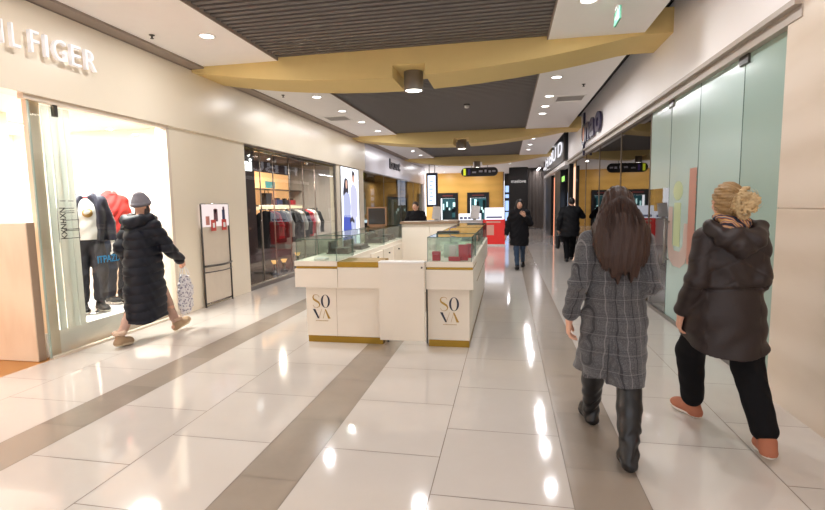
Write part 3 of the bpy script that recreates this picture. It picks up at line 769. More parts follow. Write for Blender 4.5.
# floor -----------------------------------------------------------
def tile_mat(name, c, var, rough):
    m = bpy.data.materials.new(name); m.use_nodes = True
    N = m.node_tree.nodes; L = m.node_tree.links; b = N['Principled BSDF']
    b.inputs['Roughness'].default_value = rough; b.inputs['Specular IOR Level'].default_value = .5
    at = N.new('ShaderNodeAttribute'); at.attribute_name = 'shade'
    tc = N.new('ShaderNodeTexCoord'); nz = N.new('ShaderNodeTexNoise'); nz.inputs['Scale'].default_value = 3.5; nz.inputs['Detail'].default_value = 7; nz.inputs['Roughness'].default_value = .65
    L.new(tc.outputs['Object'], nz.inputs['Vector'])
    ad = N.new('ShaderNodeMath'); ad.operation = 'MULTIPLY_ADD'; ad.inputs[1].default_value = .6
    L.new(at.outputs['Fac'], ad.inputs[0]); L.new(nz.outputs['Fac'], ad.inputs[2])
    mx = N.new('ShaderNodeMix'); mx.data_type = 'RGBA'; cc = lin(c)
    mx.inputs[6].default_value = [x*(1-var) for x in cc[:3]]+[1]; mx.inputs[7].default_value = [min(1, x*(1+var)) for x in cc[:3]]+[1]
    L.new(ad.outputs[0], mx.inputs[0]); L.new(mx.outputs[2], b.inputs['Base Color'])
    return m

def floor():
    mb = MB(); shade = []
    xs = [(-4.76, -4.18, 0, 'A'), (-4.18, -3.41, 0, 'B'), (-3.41, -3.04, 1, 'A'), (-3.04, -2.30, 0, 'B'), (-2.30, -1.555, 0, 'A'), (-1.555, -1.18, 1, 'B'), (-1.18, -.41, 0, 'A'),
          (-.41, .35, 0, 'B'), (.35, .74, 1, 'A'), (.74, 1.525, 0, 'B'), (1.525, 2.3, 0, 'A'), (2.3, 3.07, 0, 'B'), (3.07, 3.84, 0, 'A')]
    rnd = random.Random(2); g = .0028
    for (x0, x1, s, ph) in xs:
        y = (2.885 if ph == 'A' else 2.485)-.8*9
        y1max = 48 if x1 > -.5 else 34
        if x0 > 2.2: y = max(y, 2.885+.8*33)
        while y < y1max:
            mb.add([(x0+g, y+g, 0), (x1-g, y+g, 0), (x1-g, y+.8-g, 0), (x0+g, y+.8-g, 0)], [(0, 1, 2, 3)], s); shade.append(rnd.random())
            y += .8
    mb.add([(-4.76, -4.8, -.002), (4, -4.8, -.002), (4, 48, -.002), (-4.76, 48, -.002)], [(0, 1, 2, 3)], 2); shade.append(.5)
    mb.box(-4.76, -4.8, -.12, 4, 48, -.01, 2); shade += [.5]*6
    o = mb.build('floor', [tile_mat('white_porcelain_tile', '#cbc2ba', .05, .075), tile_mat('taupe_porcelain_tile', '#998c7f', .13, .16), GROUT])
    a = o.data.attributes.new('shade', 'FLOAT', 'FACE'); a.data.foreach_set('value', shade)
    struct(o)
floor()

# ceiling ---------------------------------------------------------
m = MB(); m.box(-4.50, -5, 3.7, -3.30, 22.6, 3.80); m.box(.52, -5, 3.7, 1.70, 22.6, 3.80); m.box(-5.4, 22.6, 3.7, 4, 48, 3.8)
struct(m.build('ceiling', CEILW))
m = MB(); m.box(-3.30, -5, 3.70, -3.285, 22.6, 3.79); m.box(.505, -5, 3.70, .52, 22.6, 3.79); struct(m.build('trim_1', BROWNTRIM))
m = MB(); y = -4.9
while y < 22.5:
    m.box(-3.285, y, 3.735, .505, y+.062, 3.80); y += .112
struct(m.build('ceiling_slats', SLAT))
m = MB(); m.box(-4.9, -5, 4.06, 2.3, 22.7, 4.16); struct(m.build('ceiling_void', VOID))
YB = [-1.0, 6.85, 14.7, 22.5]
def beam(y0, n):
    f = lambda x: min(3.672, 3.355+.0295*(x+1.65)**2)
    pts = [(-4.70, 3.98)]; xs = [-4.70+6.75*i/40 for i in range(41)]
    L = [(x, f(x)) for x in xs if x < -1.58]+[(-1.58, f(-1.58)), (-1.58, 3.52), (-1.12, 3.52), (-1.12, f(-1.12))]+[(x, f(x)) for x in xs if x > -1.12]
    poly = pts+L+[(2.05, 3.98)]
    mb = MB(); mb.prism(poly, lambda a, b: (a, y0, b), lambda a, b: (a, y0+.85, b))
    struct(mb.build('ceiling_beam', YELLOW))
for i, y in enumerate(YB): beam(y, i)

# left side -------------------------------------------------------
m = MB()
m.box(-4.95, -5, 2.75, -4.70, 16.0, 3.66)                      # beige fascia
m.box(-4.95, 6.28, 0, -4.745, 8.33, 2.75)                      # pier
m.box(-4.95, 13.27, 0, -4.745, 13.52, 2.75); m.box(-4.95, 15.3, 0, -4.745, 15.9, 2.75)
m.box(-4.95, 13.52, 0, -4.745, 15.3, .25)
m.box(-4.95, -5, 0, -4.745, 1.2, 2.75)
struct(m.build('wall_left', WALLM))
m = MB(); m.box(-4.95, 16.02, 2.74, -4.70, 28.2, 3.66); m.box(-4.95, 27.6, 0, -4.72, 28.2, 2.74)
struct(m.build('wall_left', LILAC))
m = MB(); m.box(-4.80, -5, 3.67, -4.495, 22.6, 3.72); struct(m.build('trim_2', BROWNTRIM))

# clothes shop on the left
m = MB()
m.box(-8.6, .9, -.1, -4.76, 7.2, -.004); struct(m.build('floor_clothes_shop', WOODF))
m = MB()
m.box(-8.6, .8, 0, -8.5, 7.3, 2.9); m.box(-8.6, .8, 0, -4.95, .9, 2.9); m.box(-8.6, 7.2, 0, -4.95, 7.3, 2.9)
struct(m.build('wall_clothes_shop', WHITE))
m = MB(); m.box(-8.6, .8, 2.9, -4.95, 7.3, 3.0); struct(m.build('ceiling_clothes_shop', WHITE))
m = MB(); m.box(-6.75, 4.5, 0, -6.6, 5.53, 2.9); struct(m.build('wall_partition', WALL2))
def area_light(name, loc, size, power, col=(1, .96, .9), rot=(0, 0, 0), parent=None, spread=PI):
    l = bpy.data.lights.new(name, 'AREA'); l.energy = power; l.color = col; l.spread = spread
    if isinstance(size, (list, tuple)): l.shape = 'RECTANGLE'; l.size, l.size_y = size
    else: l.shape = 'DISK'; l.size = size
    o = bpy.data.objects.new(name, l); COL.objects.link(o); o.location = loc; o.rotation_euler = rot
    if parent: o.parent = parent
    return o
def shop_panel(x, y, z, sx, sy, power, label, col=(1, .985, .97)):
    t = thing('ceiling_panel_light', label, 'ceiling light', (x, y, z))
    mb = MB(); mb.frame('z', -.03, .03, -sx/2-.03, -sy/2-.03, sx/2+.03, sy/2+.03, .03); mb.build('frame', WHITE, t)
    mb = MB(); mb.box(-sx/2, -sy/2, -.012, sx/2, sy/2, -.002); mb.build('diffuser', emis('lamp_diffuser', '#fff6ea', 6), t)
    area_light('panel_lamp', (0, 0, -.035), (sx, sy), power, col, parent=t)
shop_panel(-5.2, 5.2, 2.9, .4, 1.6, 180, 'long ceiling light added to brighten the mannequins in the left shop window')  # unseen fixture, added near the glass to light the mannequin fronts
shop_panel(-7.5, 5.6, 2.9, .6, 1.6, 150, 'long bright ceiling light deep inside the left clothes shop')
shop_panel(-6.2, 2.6, 2.9, 1.2, .6, 25, 'wide bright ceiling light inside the entrance of the left clothes shop')
# display window
m = MB(); m.box(-6.3, 4.27, 0, -4.86, 6.28, .24); struct(m.build('trim_3', WHITE))
m = MB(); m.box(-6.3, 4.27, .24, -4.86, 6.28, .262); struct(m.build('floor_display', WHITE))
w = struct(link('window_1', None))
def pane(parent, x0, y0, z0, x1, y1, z1, mt=GLASS): return MB().box(x0, y0, z0, x1, y1, z1).build('glass_pane', mt, parent)
pane(w, -4.765, 4.22, .02, -4.753, 6.22, 2.74)
m = MB(); m.box(-4.79, 4.22, 0, -4.73, 6.28, .025); m.box(-4.80, 4.15, 2.70, -4.73, 6.28, 2.75); m.box(-4.80, 6.22, 0, -4.73, 6.28, 2.72); m.build('frame', WALL2, w)
m = MB(); m.box(-4.768, 4.205, .02, -4.75, 4.22, 2.74); m.build('pane_edge', mat('pale_glass_edge', '#a3b5ab', .2), w)
m = MB(); m.box(-4.79, 4.50, 2.58, -4.745, 4.54, 2.70); m.build('hinge', DARKSTEEL, w)
m = MB(); m.box(-4.93, 4.30, 0, -4.85, 4.42, 2.75); struct(m.build('trim_4', PALEWOOD))
t = thing('vertical_blind', 'pale green frosted vertical blind behind the left end of the shop window glass', 'blind', (0, 0, 0))
frw = translucent('frosted_white', '#e6e7e2'); fr = translucent('frosted_pale_green', '#dbdfdb')
for i, (a, b, x) in enumerate(((4.42, 4.50, -4.83), (4.50, 4.59, -4.815), (4.585, 4.67, -4.83), (4.665, 4.74, -4.815))):
    MB().box(x-.008, a, .265, x, b, 2.69).build('slat', [fr, frw][i % 2], t)
t = tag(MB().box(-5.6, 4.13, 0, -4.83, 4.23, 1.46).build('entrance_panel', PALEWOOD, bevel=.004), 'beige wooden half-height panel at the entrance of the left clothes shop', 'panel')
m = MB(); m.box(-4.83, 4.14, 0, -4.825, 4.22, 1.46); m.build('edge_strip', mat('taupe_edge_band', '#a58c77', .5), t)
# lettering on the glass
o = text('window_sticker', 'ITPAZD', mat('blue_vinyl', '#2f9ad0', .4), (-4.749, 4.90, .95), (0, 1, 0), (0, 0, 1), .085, .34, .002, .01)
tag(o, 'blue vinyl lettering on the left shop window glass', 'sticker')
t = thing('opening_hours_sticker', 'black vertical lettering with thin rules on the frosted end of the left shop window', 'sticker', (-4.749, 4.44, 1.27))
text('lettering', 'KXNHXN', mat('black_vinyl', '#1b1a1d', .5), (0, .085, 0), (0, 0, 1), (0, -1, 0), .07, .34, .002, .012, t)
m = MB()
for z, a, b in ((0, .0, .25), (.085, .05, .25), (.10, .05, .25), (.20, .06, .25), (.28, .09, .2), (.30, .09, .2), (.33, .08, .2), (.41, .03, .1), (.41, .13, .2)):
    MB().box(0, a, z, .002, b, z+.007).build('rule', MATS['black_vinyl'], t)
# sign letters
LETTERS = [('H', 3.605, 3.76), ('I', 3.902, 3.916), ('L', 3.994, 4.076), ('F', 4.181, 4.276), ('I', 4.337, 4.369), ('G', 4.431, 4.587), ('E', 4.642, 4.765), ('R', 4.824, 4.97)]
t = thing('shop_sign', 'white raised letter sign above the left clothes shop entrance', 'sign', (-4.70, 3.30, 3.145))
lm = mat('white_sign_letter', '#f3f1f4', .35, emit='#ffffff', es=.12)
for ch, a, b in LETTERS: text('letter', ch, lm, (.045, a-3.30, 0), (0, 1, 0), (0, 0, 1), .215, b-a, .045, -.004, t)
t = thing('illuminated_panel', 'small bright panel low behind the mannequin in dark trousers', 'panel', (-6.1, 6.25, .30))
MB().box(0, 0, 0, .04, .26, .72).build('frame', mat('blue_violet_frame', '#6f6fd8', .4), t); MB().box(.04, .03, .03, .045, .26, .70).build('screen', emis('cool_white_panel', '#e8f6ff', 2.5), t)
tag(MB().box(-6.14, 6.53, .26, -6.04, 6.68, 1.4).build('display_post', PALEWOOD), 'beige wooden post behind the mannequin in the red sweater', 'post')
t = tag(MB().box(-6.16, 4.9, .264, -5.9, 6.25, .27).build('display_mat', mat('grey_mat', '#b9b4b2', .7)), 'pale mat on the display platform behind the mannequins', 'mat')

def mannequin(loc, rz, kind):
    lab = dict(jacket='headless mannequin in an open navy jacket, white T-shirt and dark cropped trousers', red='headless mannequin in a red sweater and dark jeans behind the woman in the navy coat')[kind]
    root = thing('mannequin', lab, 'mannequin', loc, rz); root.scale = (1.06, 1.06, 1.06)
    J = dict(POSE); J.update(el=(-.25, -.02, 1.08), wl=(-.26, .04, .84), er=(.25, -.02, 1.08), wr=(.26, .04, .84), kl=(-.10, .06, .48), tl=(-.12, .14, .03))
    pm = mat('white_mannequin', '#eceae8', .35, var=.01)
    s = Sdf((-.42, -.3, -.01), (.42, .35, 1.62), .008)
    s.rc(J['pelvis'], J['chest'], .14, .15, .05, (0, 1, 0), .66); s.rc(J['chest'], J['nb'], .14, .08, .05, (0, 1, 0), .66); s.rc(J['sl'], J['sr'], .05, .05, .05)
    s.rc(J['nb'], (0, 0, 1.50), .058, .05, .03)
    ex = []
    for q in 'lr':
        s.rc(J['s'+q], J['e'+q], .045, .036, .03); s.rc(J['e'+q], lerp(J['e'+q], J['w'+q], .93), .035, .026)
        s.rc(J['h'+q], J['k'+q], .08, .05, .04); s.rc(J['k'+q], J['a'+q], .05, .033); s.rc(J['a'+q], J['t'+q], .03, .024)
        ex.append(hand_arrays(J['w'+q], (0, .1, -1), (1 if q == 'l' else -1, 0, 0), (0, 1, 0), h=.006))
    s.cut(lambda X, Y, Z: Z-1.47)
    s.build('body', pm, root, ex)
    if kind == 'jacket':
        trousers(root, J, mat('charcoal_trousers', '#2e2c33', .8), (.095, .08, .07), .80, .009)
        s = Sdf((-.3, -.25, .85), (.3, .28, 1.5), .008)
        s.chain([(0, 0, 1.36), (0, 0, 1.22), (0, 0, 1.03), (0, 0, .85)], [.10, .178, .165, .175], .05, (0, 1, 0), .68); s.warp(lambda x, y, z: .003*np.sin(z*40+x*30)); s.cut(lambda X, Y, Z: .88-Z)
        sh = s.build('t_shirt', mat('white_cotton', '#eae6e4', .85), root)
        mb = MB(); mb.lathe(0, 0, [(.0, 0), (.055, 0), (.055, .004), (0, .004)], 24); e = mb.build('emblem', mat('gold_print', '#b08a4a', .5), sh); e.location = (0, .126, 1.2); e.rotation_euler = (-PI/2, 0, 0)
        m2 = MB(); n = 20; m2.tube([(.075*math.cos(2*PI*k/n), -.0+.07*math.sin(2*PI*k/n), 1.405+.0-.03*math.sin(2*PI*k/n)) for k in range(n+1)], .016, 8); m2.build('neckband', mat('red_knit', '#c02f2b', .8), sh)
        s = Sdf((-.42, -.3, .8), (.42, .32, 1.52), .008)
        s.rc((-.14, 0, 1.34), (.14, 0, 1.34), .075, .075, .06)
        s.chain([(0, 0, 1.36), (0, 0, 1.22), (0, 0, 1.03), (0, 0, .84)], [.12, .205, .20, .205], .05, (0, 1, 0), .72)
        for q in 'lr': sleeve(s, J, q, (.078, .066, .055))
        s.rc((0, .2, 1.5), (0, .2, .75), .12, .135, .02, op='s')
        s.ell((0, .02, 1.46), (.075, .075, .09), .02, 's')
        s.warp(lambda x, y, z: .002*np.sin(z*35+x*20)); s.cut(lambda X, Y, Z: .86-Z)
        s.build('jacket', mat('navy_jacket', '#262433', .45, var=.15, vs=20, bump=.1), root)
        up = mat('black_sneaker', '#1d1c20', .5)
    else:
        trousers(root, J, mat('dark_jeans', '#262b3a', .85), (.10, .078, .065), .95, .009)
        s = Sdf((-.3, -.25, .8), (.3, .28, 1.5), .008)
        s.chain([(0, 0, 1.2), (0, 0, 1.0), (0, 0, .8)], [.15, .165, .185], .05, (0, 1, 0), .7); s.cut(lambda X, Y, Z: .855+.02*np.sin(X*25)-Z)
        s.build('shirt_tail', mat('white_cotton', '#eae6e4', .85), root)
        s = Sdf((-.42, -.3, .8), (.42, .32, 1.52), .008)
        s.rc((-.14, 0, 1.34), (.14, 0, 1.34), .075, .075, .06)
        s.chain([(0, 0, 1.37), (0, 0, 1.22), (0, 0, 1.03), (0, 0, .86)], [.12, .20, .19, .195], .05, (0, 1, 0), .7)
        for q in 'lr': sleeve(s, J, q, (.08, .066, .054))
        s.warp(lambda x, y, z: .005*np.sin(z*48+x*20+3*np.sin(x*15))); s.cut(lambda X, Y, Z: .915-Z)
        s.build('sweater', mat('red_knit', '#c02f2b', .8), root)
        mb = MB(); n = 20; mb.tube([(.07*math.cos(2*PI*k/n), .065*math.sin(2*PI*k/n), 1.43) for k in range(n+1)], .02, 8); mb.build('neckband', mat('red_knit', '#c02f2b', .8), root)
        up = mat('black_sneaker', '#1d1c20', .5)
    for q in 'lr': shoe(root, J, q, up, mat('white_sole', '#e3ded6', .5), 'shoe', h=.007)
    MB().lathe(0, .03, [(.17, -.001), (.17, .01), (0, .01)], 28).build('base_plate', CHROME, root)
mannequin((-5.27, 5.30, .272), -PI/2-.6, 'jacket'); mannequin((-5.45, 5.92, .272), -PI/2-.2, 'red')

# leaflet stand by the pier
t = thing('leaflet_stand', 'chrome framed leaflet stand against the beige pier beside the window of the navy-coated woman', 'stand', (-4.70, 6.84, 0))
for y in (.02, .78): MB().tube([(.0, y, 0), (.0, y, 1.64)], .014, 8).build('post', DARKSTEEL, t)
for z in (.05, 1.64): MB().tube([(.0, .02, z), (.0, .78, z)], .012, 8).build('crossbar', CHROME, t)
m = MB(); m.box(-.012, .04, .06, -.004, .76, 1.28); m.build('back_panel', mat('pale_metal_panel', '#ded0be', .25, .1), t)
m = MB(); pts = [(.02+.10*math.sin(PI*k/8), .02+.76*k/8, .66) for k in range(9)]; m.tube(pts, .018, 8); m.tube([(p[0]*.9, p[1], p[2]-.10) for p in pts], .010, 8); m.build('curved_shelf', DARKSTEEL, t)
pf = MB().box(-.01, .03, 1.28, .012, .77, 1.64).build('poster_case', emis('pink_white_lightbox', '#fbe9e6', .9), t)
m = MB(); pmats = [mat('poster_plum', '#6d4a55', .5), mat('poster_navy', '#343a63', .5), mat('poster_rose', '#c9857c', .5)]
for y, z, wd, hh, k in ((.12, 1.31, .10, .14, 2), (.34, 1.36, .11, .20, 0), (.36, 1.50, .06, .07, 2), (.58, 1.33, .08, .22, 1), (.60, 1.54, .05, .06, 0)): MB().box(.012, y, z, .014, y+wd, z+hh).build('printed_figure', pmats[k], pf)
for y in (.25, .55):
    o = MB().box(.015, y, 1.21, .022, y+.13, 1.39).build('leaflet', mat('red_leaflet', '#c4473f', .5), t); MB().box(.022, y+.035, 1.26, .024, y+.095, 1.34).build('print', WHITE, o)

# second shop on the left --------------------------------------------------
m = MB(); m.box(-7.2, 8.33, 0, -7.1, 15.3, 2.9); m.box(-7.2, 8.25, 0, -4.95, 8.33, 2.9); struct(m.build('wall_dark_shop', PLUM))
m = MB(); m.box(-7.2, 15.25, 0, -4.95, 15.35, 2.9); struct(m.build('wall_dark_shop', mat('pale_grey_wall', '#a39c96', .5)))
m = MB(); m.box(-7.2, 8.3, 2.9, -4.95, 15.3, 3.0); struct(m.build('ceiling_dark_shop', PLUM))
m = MB(); m.box(-7.2, 8.3, -.1, -4.76, 15.3, -.004); struct(m.build('floor_dark_shop', mat('dark_shop_floor', '#5b514c', .2)))
w = struct(link('window_2', None))
for a, b in ((8.36, 10.8), (10.81, 13.25)): pane(w, -4.80, a, .08, -4.788, b, 2.73)
m = MB(); m.box(-4.86, 8.33, 0, -4.76, 13.27, .08); m.box(-4.83, 8.33, 2.72, -4.76, 13.27, 2.75); m.box(-4.83, 8.33, .08, -4.77, 8.37, 2.72); m.box(-4.83, 13.23, .08, -4.77, 13.27, 2.72); m.build('frame', STEEL, w)
m = MB(); m.box(-4.83, 8.34, 2.66, -4.80, 13.27, 2.71); struct(m.build('trim_5', CHROME))
t = thing('shop_sign', 'glowing white letters on the dark panel at the near edge of the second shop window', 'sign', (-4.84, 8.42, 2.27))
MB().box(-.05, -.03, -1.6, 0, .42, .45).build('panel', mat('dark_maroon_panel', '#3a2326', .35), t)
text('letters', 'ai', emis('white_glow_letters', '#ffffff', 3), (.005, .03, 0), (0, 1, 0), (0, 0, 1), .24, .26, .02, .02, t)
ords = ['first', 'second', 'third', 'fourth', 'fifth', 'sixth', 'seventh', 'eighth', 'ninth', 'tenth', 'eleventh', 'twelfth']
for i, y in enumerate((9.22, 9.78, 10.56, 11.34, 12.1)):
    o = MB().tube([(0, 0, 0), (0, 0, 2.82)], .014, 8).build('display_rod', mat('pale_rose_metal', '#c9aea4', .3, .5), loc=(-4.93, y, .08))
    tag(o, f'thin chrome rod, {ords[i]} from the near end of the second shop window', 'rod', 'upright rods in the second shop window')
# rack with garments
RY0, RY1 = 10.7, 14.2
t = thing('clothes_rack', 'long chrome clothes rack behind the second shop window', 'rack', (-5.75, RY0, 0))
for y in (0, RY1-RY0):
    MB().tube([(0, y, .03), (0, y, 1.52)], .016, 8).build('upright', CHROME, t); MB().box(-.25, y-.02, 0, .25, y+.02, .03).build('foot', CHROME, t)
MB().tube([(0, -.05, 1.52), (0, RY1-RY0+.05, 1.52)], .014, 8).build('rail', CHROME, t)
def garment(y, col, L, name, lab, wd=.22, sleeves=True, tone=.8):
    g = thing('hanging_'+name, lab, name, (-5.75, y, 1.506), .25, 'clothes on the rack in the second shop')
    m = MB(); m.tube([(0, 0, .03), (.0, 0, .012+.0), (0, 0, -.05)], .004, 6); m.tube([(-.19, 0, -.10), (0, 0, -.05), (.19, 0, -.10)], .007, 6); m.build('hanger', DARKSTEEL, g)
    s = Sdf((-.36, -.2, -L-.15), (.36, .2, .0), .013)
    s.rc((-.15, 0, -.125), (.15, 0, -.125), .05, .05, .04, (0, 1, 0), .9)
    s.chain([(0, 0, -.13), (0, 0, -.35), (0, 0, -L)], [.13, wd*.88, wd], .05, (0, 1, 0), .4)
    if sleeves:
        for q in (-1, 1): s.chain([(q*.17, 0, -.13), (q*.245, .02, -.4), (q*.25, .04, -.68)], [.06, .055, .045], .02)
    s.warp(lambda x, y, z: .008*np.sin(x*45+3*np.sin(z*6))); s.cut(lambda X, Y, Z: -L+.02-Z)
    s.build('cloth', mat('cloth_'+col.strip('#'), col, tone), g)
gs = [('#1c1a20', .95, 'coat', 'long black coat'), ('#b32432', .75, 'jacket', 'red jacket'), ('#2b292e', .85, 'jacket', 'charcoal jacket'), ('#b9b3ac', 1.05, 'coat', 'long pale coat'), ('#18171b', .8, 'jacket', 'black jacket by the long pale coat'),
      ('#232127', .9, 'coat', 'black coat in the middle'), ('#c7c2bc', .6, 'shirt', 'short pale grey shirt'), ('#19181c', .9, 'coat', 'black coat next to the short pale shirt'), ('#a9202f', .85, 'coat', 'red coat'), ('#d2cdc8', .8, 'shirt', 'pale shirt'), ('#16161a', .72, 'jacket', 'black jacket at the far end')]
for i, (c, L, nme, lab) in enumerate(gs):
    garment(RY0+.25+i*.30, c, L, nme, f'{lab}, {ords[i]} from the near end of the rack')
# lit niche with shelf and bags
t = thing('lit_display_niche', 'warm lit beige display niche on the back wall of the second shop', 'niche', (-7.1, 12.6, 1.0))
MB().box(0, 0, 0, .04, 2.5, 1.6).build('back_panel', mat('apricot_panel', '#dba571', .5, emit='#f0b27a', es=.8), t)
MB().box(.04, .9, 1.15, .05, 1.5, 1.35).build('plaque', mat('teal_plaque', '#4f8f93', .5), t)
MB().box(.0, -.3, .60, .45, 2.6, .64).build('shelf', PALEWOOD, t); MB().box(.0, -.3, .50, .44, 2.6, .60).build('light_strip', emis('warm_strip', '#ffd9b0', 1.6), t)
MB().box(0, -.3, 1.08, .45, 2.6, 1.10).build('shelf', DARKSTEEL, t)
def bag(y, col, w, h, name, lab):
    b = thing(name, lab, 'bag' if 'bag' in name else 'shoes', (-6.85, y, 1.642))
    MB().box(-.09, -w/2, 0, .09, w/2, h).build('body', mat('leather_'+col.strip('#'), col, .4), b, bevel=.02)
    if h > .2: MB().tube([(0, -w*.3, h-.01), (0, -w*.25, h+.09), (0, w*.25, h+.09), (0, w*.3, h-.01)], .010, 6).build('handle', BLACK, b)
    else: MB().box(-.05, -w*.25, h-.005, .05, w*.25, h+.05).build('upper', BLACK, b, bevel=.01)
bag(13.15, '#18161a', .38, .34, 'handbag', 'tall black handbag on the shelf above the clothes rack')
bag(13.8, '#2a2f4d', .36, .16, 'low_shoe_box_bag', 'low navy bag on the shelf above the clothes rack')
bag(14.3, '#1f1d22', .26, .15, 'small_bag', 'small black bag between the navy and red bags on the shelf')
bag(14.75, '#b01f2c', .34, .15, 'clutch_bag', 'red bag at the far end of the shelf above the clothes rack')
t = thing('shop_spotlight', 'small ceiling spotlight inside the second shop', 'spotlight', (-6.2, 12.4, 2.9)); MB().lathe(0, 0, [(.05, 0), (.05, -.12), (0, -.12)], 16).build('housing', CHROME, t)
area_light('spot_lamp', (0, 0, -.13), .08, 90, (1, .88, .76), parent=t)
t = dup(t, (-5.7, 13.4, 2.9), label='small ceiling spotlight over the far end of the clothes rack')
for i, (y, z) in enumerate(((10.6, .32), (11.1, .30), (11.9, .38))):
    t = thing('floor_uplight', f'small warm floor lamp low in the second shop window, {ords[i]} from the near side', 'lamp', (-5.4, y, 0), 0, 'floor lamps in the second shop window')
    MB().lathe(0, 0, [(.09, 0), (.09, .05), (.03, .06), (.03, z-.08), (0, z-.08)], 16).build('base', DARKSTEEL, t)
    MB().lathe(0, 0, [(.04, z-.08), (.08, z), (.0, z)], 16).build('shade', emis('warm_lamp_shade', '#ffc27a', 1.2), t)
m = MB(); 
t = thing('pink_display_poster', 'pink and white backlit poster inside the near half of the second shop window', 'poster', (-5.9, 9.7, 1.0)); MB().box(0, 0, 0, .04, .75, .62).build('frame', WHITE, t); MB().box(.04, .02, .02, .045, .73, .60).build('print', emis('pink_backlit', '#f3c7bf', .8), t)
MB().box(.005, .35, -1.0, .035, .40, 0).build('stand', DARKSTEEL, t)
# lightbox
t = thing('poster_lightbox', 'tall backlit poster of a couple in white and blue beside the second shop window', 'poster', (-4.745, 13.52, .25))
MB().frame('x', -.02, .05, 0, 0, 1.78, 2.5, .03).build('frame', CHROME, t)
pb = MB().box(-.02, .03, .03, .015, 1.75, 2.47).build('backlit_panel', emis('white_backlit', '#eef3ff', 1.5), t)
def blob(mb, pts, mi): mb.prism(pts, lambda a, b: (.0155, a, b), lambda a, b: (.018, a, b), mi)
m = MB()
el = lambda cy, cz, ry, rz, n=20: [(cy+ry*math.cos(2*PI*k/n), cz+rz*math.sin(2*PI*k/n)) for k in range(n)]
blob(m, [(.30, 1.95), (.38, 2.12), (.52, 2.16), (.68, 2.10), (.72, 1.75), (.62, 1.50), (.32, 1.40), (.22, 1.7)], 0)
m.prism(el(.54, 1.97, .085, .13), lambda a, b: (.018, a, b), lambda a, b: (.020, a, b), 1)
m.prism([(.24, 1.0), (.24, 1.62), (.5, 1.74), (.8, 1.68), (.9, 1.3), (.84, .98)], lambda a, b: (.018, a, b), lambda a, b: (.0205, a, b), 2)
m.prism([(.22, 1.05), (.86, 1.05), (.98, .16), (.08, .14)], lambda a, b: (.018, a, b), lambda a, b: (.0205, a, b), 3)
m.prism(el(1.22, 2.18, .12, .15), lambda a, b: (.0155, a, b), lambda a, b: (.018, a, b), 1)
m.prism([(1.09, 2.2), (1.09, 2.36), (1.2, 2.42), (1.36, 2.34), (1.35, 2.22), (1.22, 2.30)], lambda a, b: (.018, a, b), lambda a, b: (.020, a, b), 0)
m.prism([(.92, .95), (.92, 1.85), (1.08, 1.98), (1.35, 1.98), (1.56, 1.82), (1.6, 1.0), (1.3, .9)], lambda a, b: (.0155, a, b), lambda a, b: (.018, a, b), 4)
m.prism([(.9, .1), (.9, .95), (1.4, .95), (1.38, .1), (1.2, .1), (1.15, .8), (1.08, .1)], lambda a, b: (.0155, a, b), lambda a, b: (.018, a, b), 2)
m.prism([(.78, .92), (1.0, 1.0), (1.22, .86), (1.2, .78), (.98, .86), (.8, .80)], lambda a, b: (.0205, a, b), lambda a, b: (.022, a, b), 0)
m.build('printed_figures', [emis('print_dark_hair', '#2b2440', .5), emis('print_skin', '#e8b9a6', .9), emis('print_white', '#c3caee', .9), emis('print_blue', '#3f57c4', .9), emis('print_pale', '#cfd0ea', 1.0)], pb)

# third shop on the left -----------------------------------------------------
m = MB(); m.box(-7.4, 15.4, 0, -7.3, 28.2, 2.9); m.box(-7.4, 28.1, 0, -4.95, 28.2, 2.9); struct(m.build('wall_wood_shop', veined('muted_wood', '#b99b6d', '#97794f', .4, (.3, .3, 1), 0, 6, 0, .5)))
m = MB(); m.box(-7.3, 15.4, 0, -4.96, 15.5, 2.9); m.box(-6.2, 15.5, 0, -6.1, 19.0, 2.9); struct(m.build('wall_wood_shop', DARK))
m = MB(); m.box(-7.4, 15.4, 2.9, -4.95, 28.2, 3.0); struct(m.build('ceiling_wood_shop', DARK))
m = MB(); m.box(-7.4, 15.4, -.1, -4.76, 28.2, -.004); struct(m.build('floor_wood_shop', mat('dark_shop_floor', '#5b514c', .2)))
w = struct(link('window_3', None))
for a, b in ((15.92, 18.8), (18.82, 21.9), (21.92, 25.0), (25.02, 27.58)): pane(w, -4.80, a, .06, -4.788, b, 2.73, GLASS3)
m = MB(); m.box(-4.84, 15.9, 0, -4.76, 27.6, .06); m.box(-4.83, 15.9, 2.71, -4.76, 27.6, 2.74)
for y in (15.9, 18.8, 21.9, 25.0): m.box(-4.81, y, .06, -4.78, y+.02, 2.72)
m.build('frame', STEEL, w)
t = thing('shop_sign', 'black letters on the pale fascia above the third shop on the left', 'sign', (-4.695, 19.45, 3.06))
text('letters', 'buet', mat('black_sign_letter', '#2a2730', .4), (0, 0, 0), (0, 1, 0), (0, 0, 1), .40, 1.95, .04, .02, t)
t = thing('grey_framed_door', 'grey framed glass door inside the third shop on the left', 'door', (-5.5, 22.0, 0))
MB().frame('x', 0, .06, 0, 0, 4.6, 1.98, .14).build('frame', mat('slate_grey', '#55585c', .4), t); MB().box(.02, .14, .14, .03, 4.46, 1.84).build('panel', mat('grey_green_panel', '#7d8a86', .12, var=.35, vs=1.2), t)
t = thing('display_plinth', 'low dark plinth with a lit top in the third shop window', 'plinth', (-5.3, 17.7, 0))
MB().box(-.3, -.5, 0, .3, .5, .95).build('base', DARK, t); MB().box(-.28, -.48, .95, .28, .48, 1.03).build('lit_top', emis('cool_top', '#cfe3f4', 1.6), t)
t = thing('bust_form', 'pale mannequin bust standing on the lit plinth of the third shop window', 'mannequin', (-5.3, 17.7, 1.03))
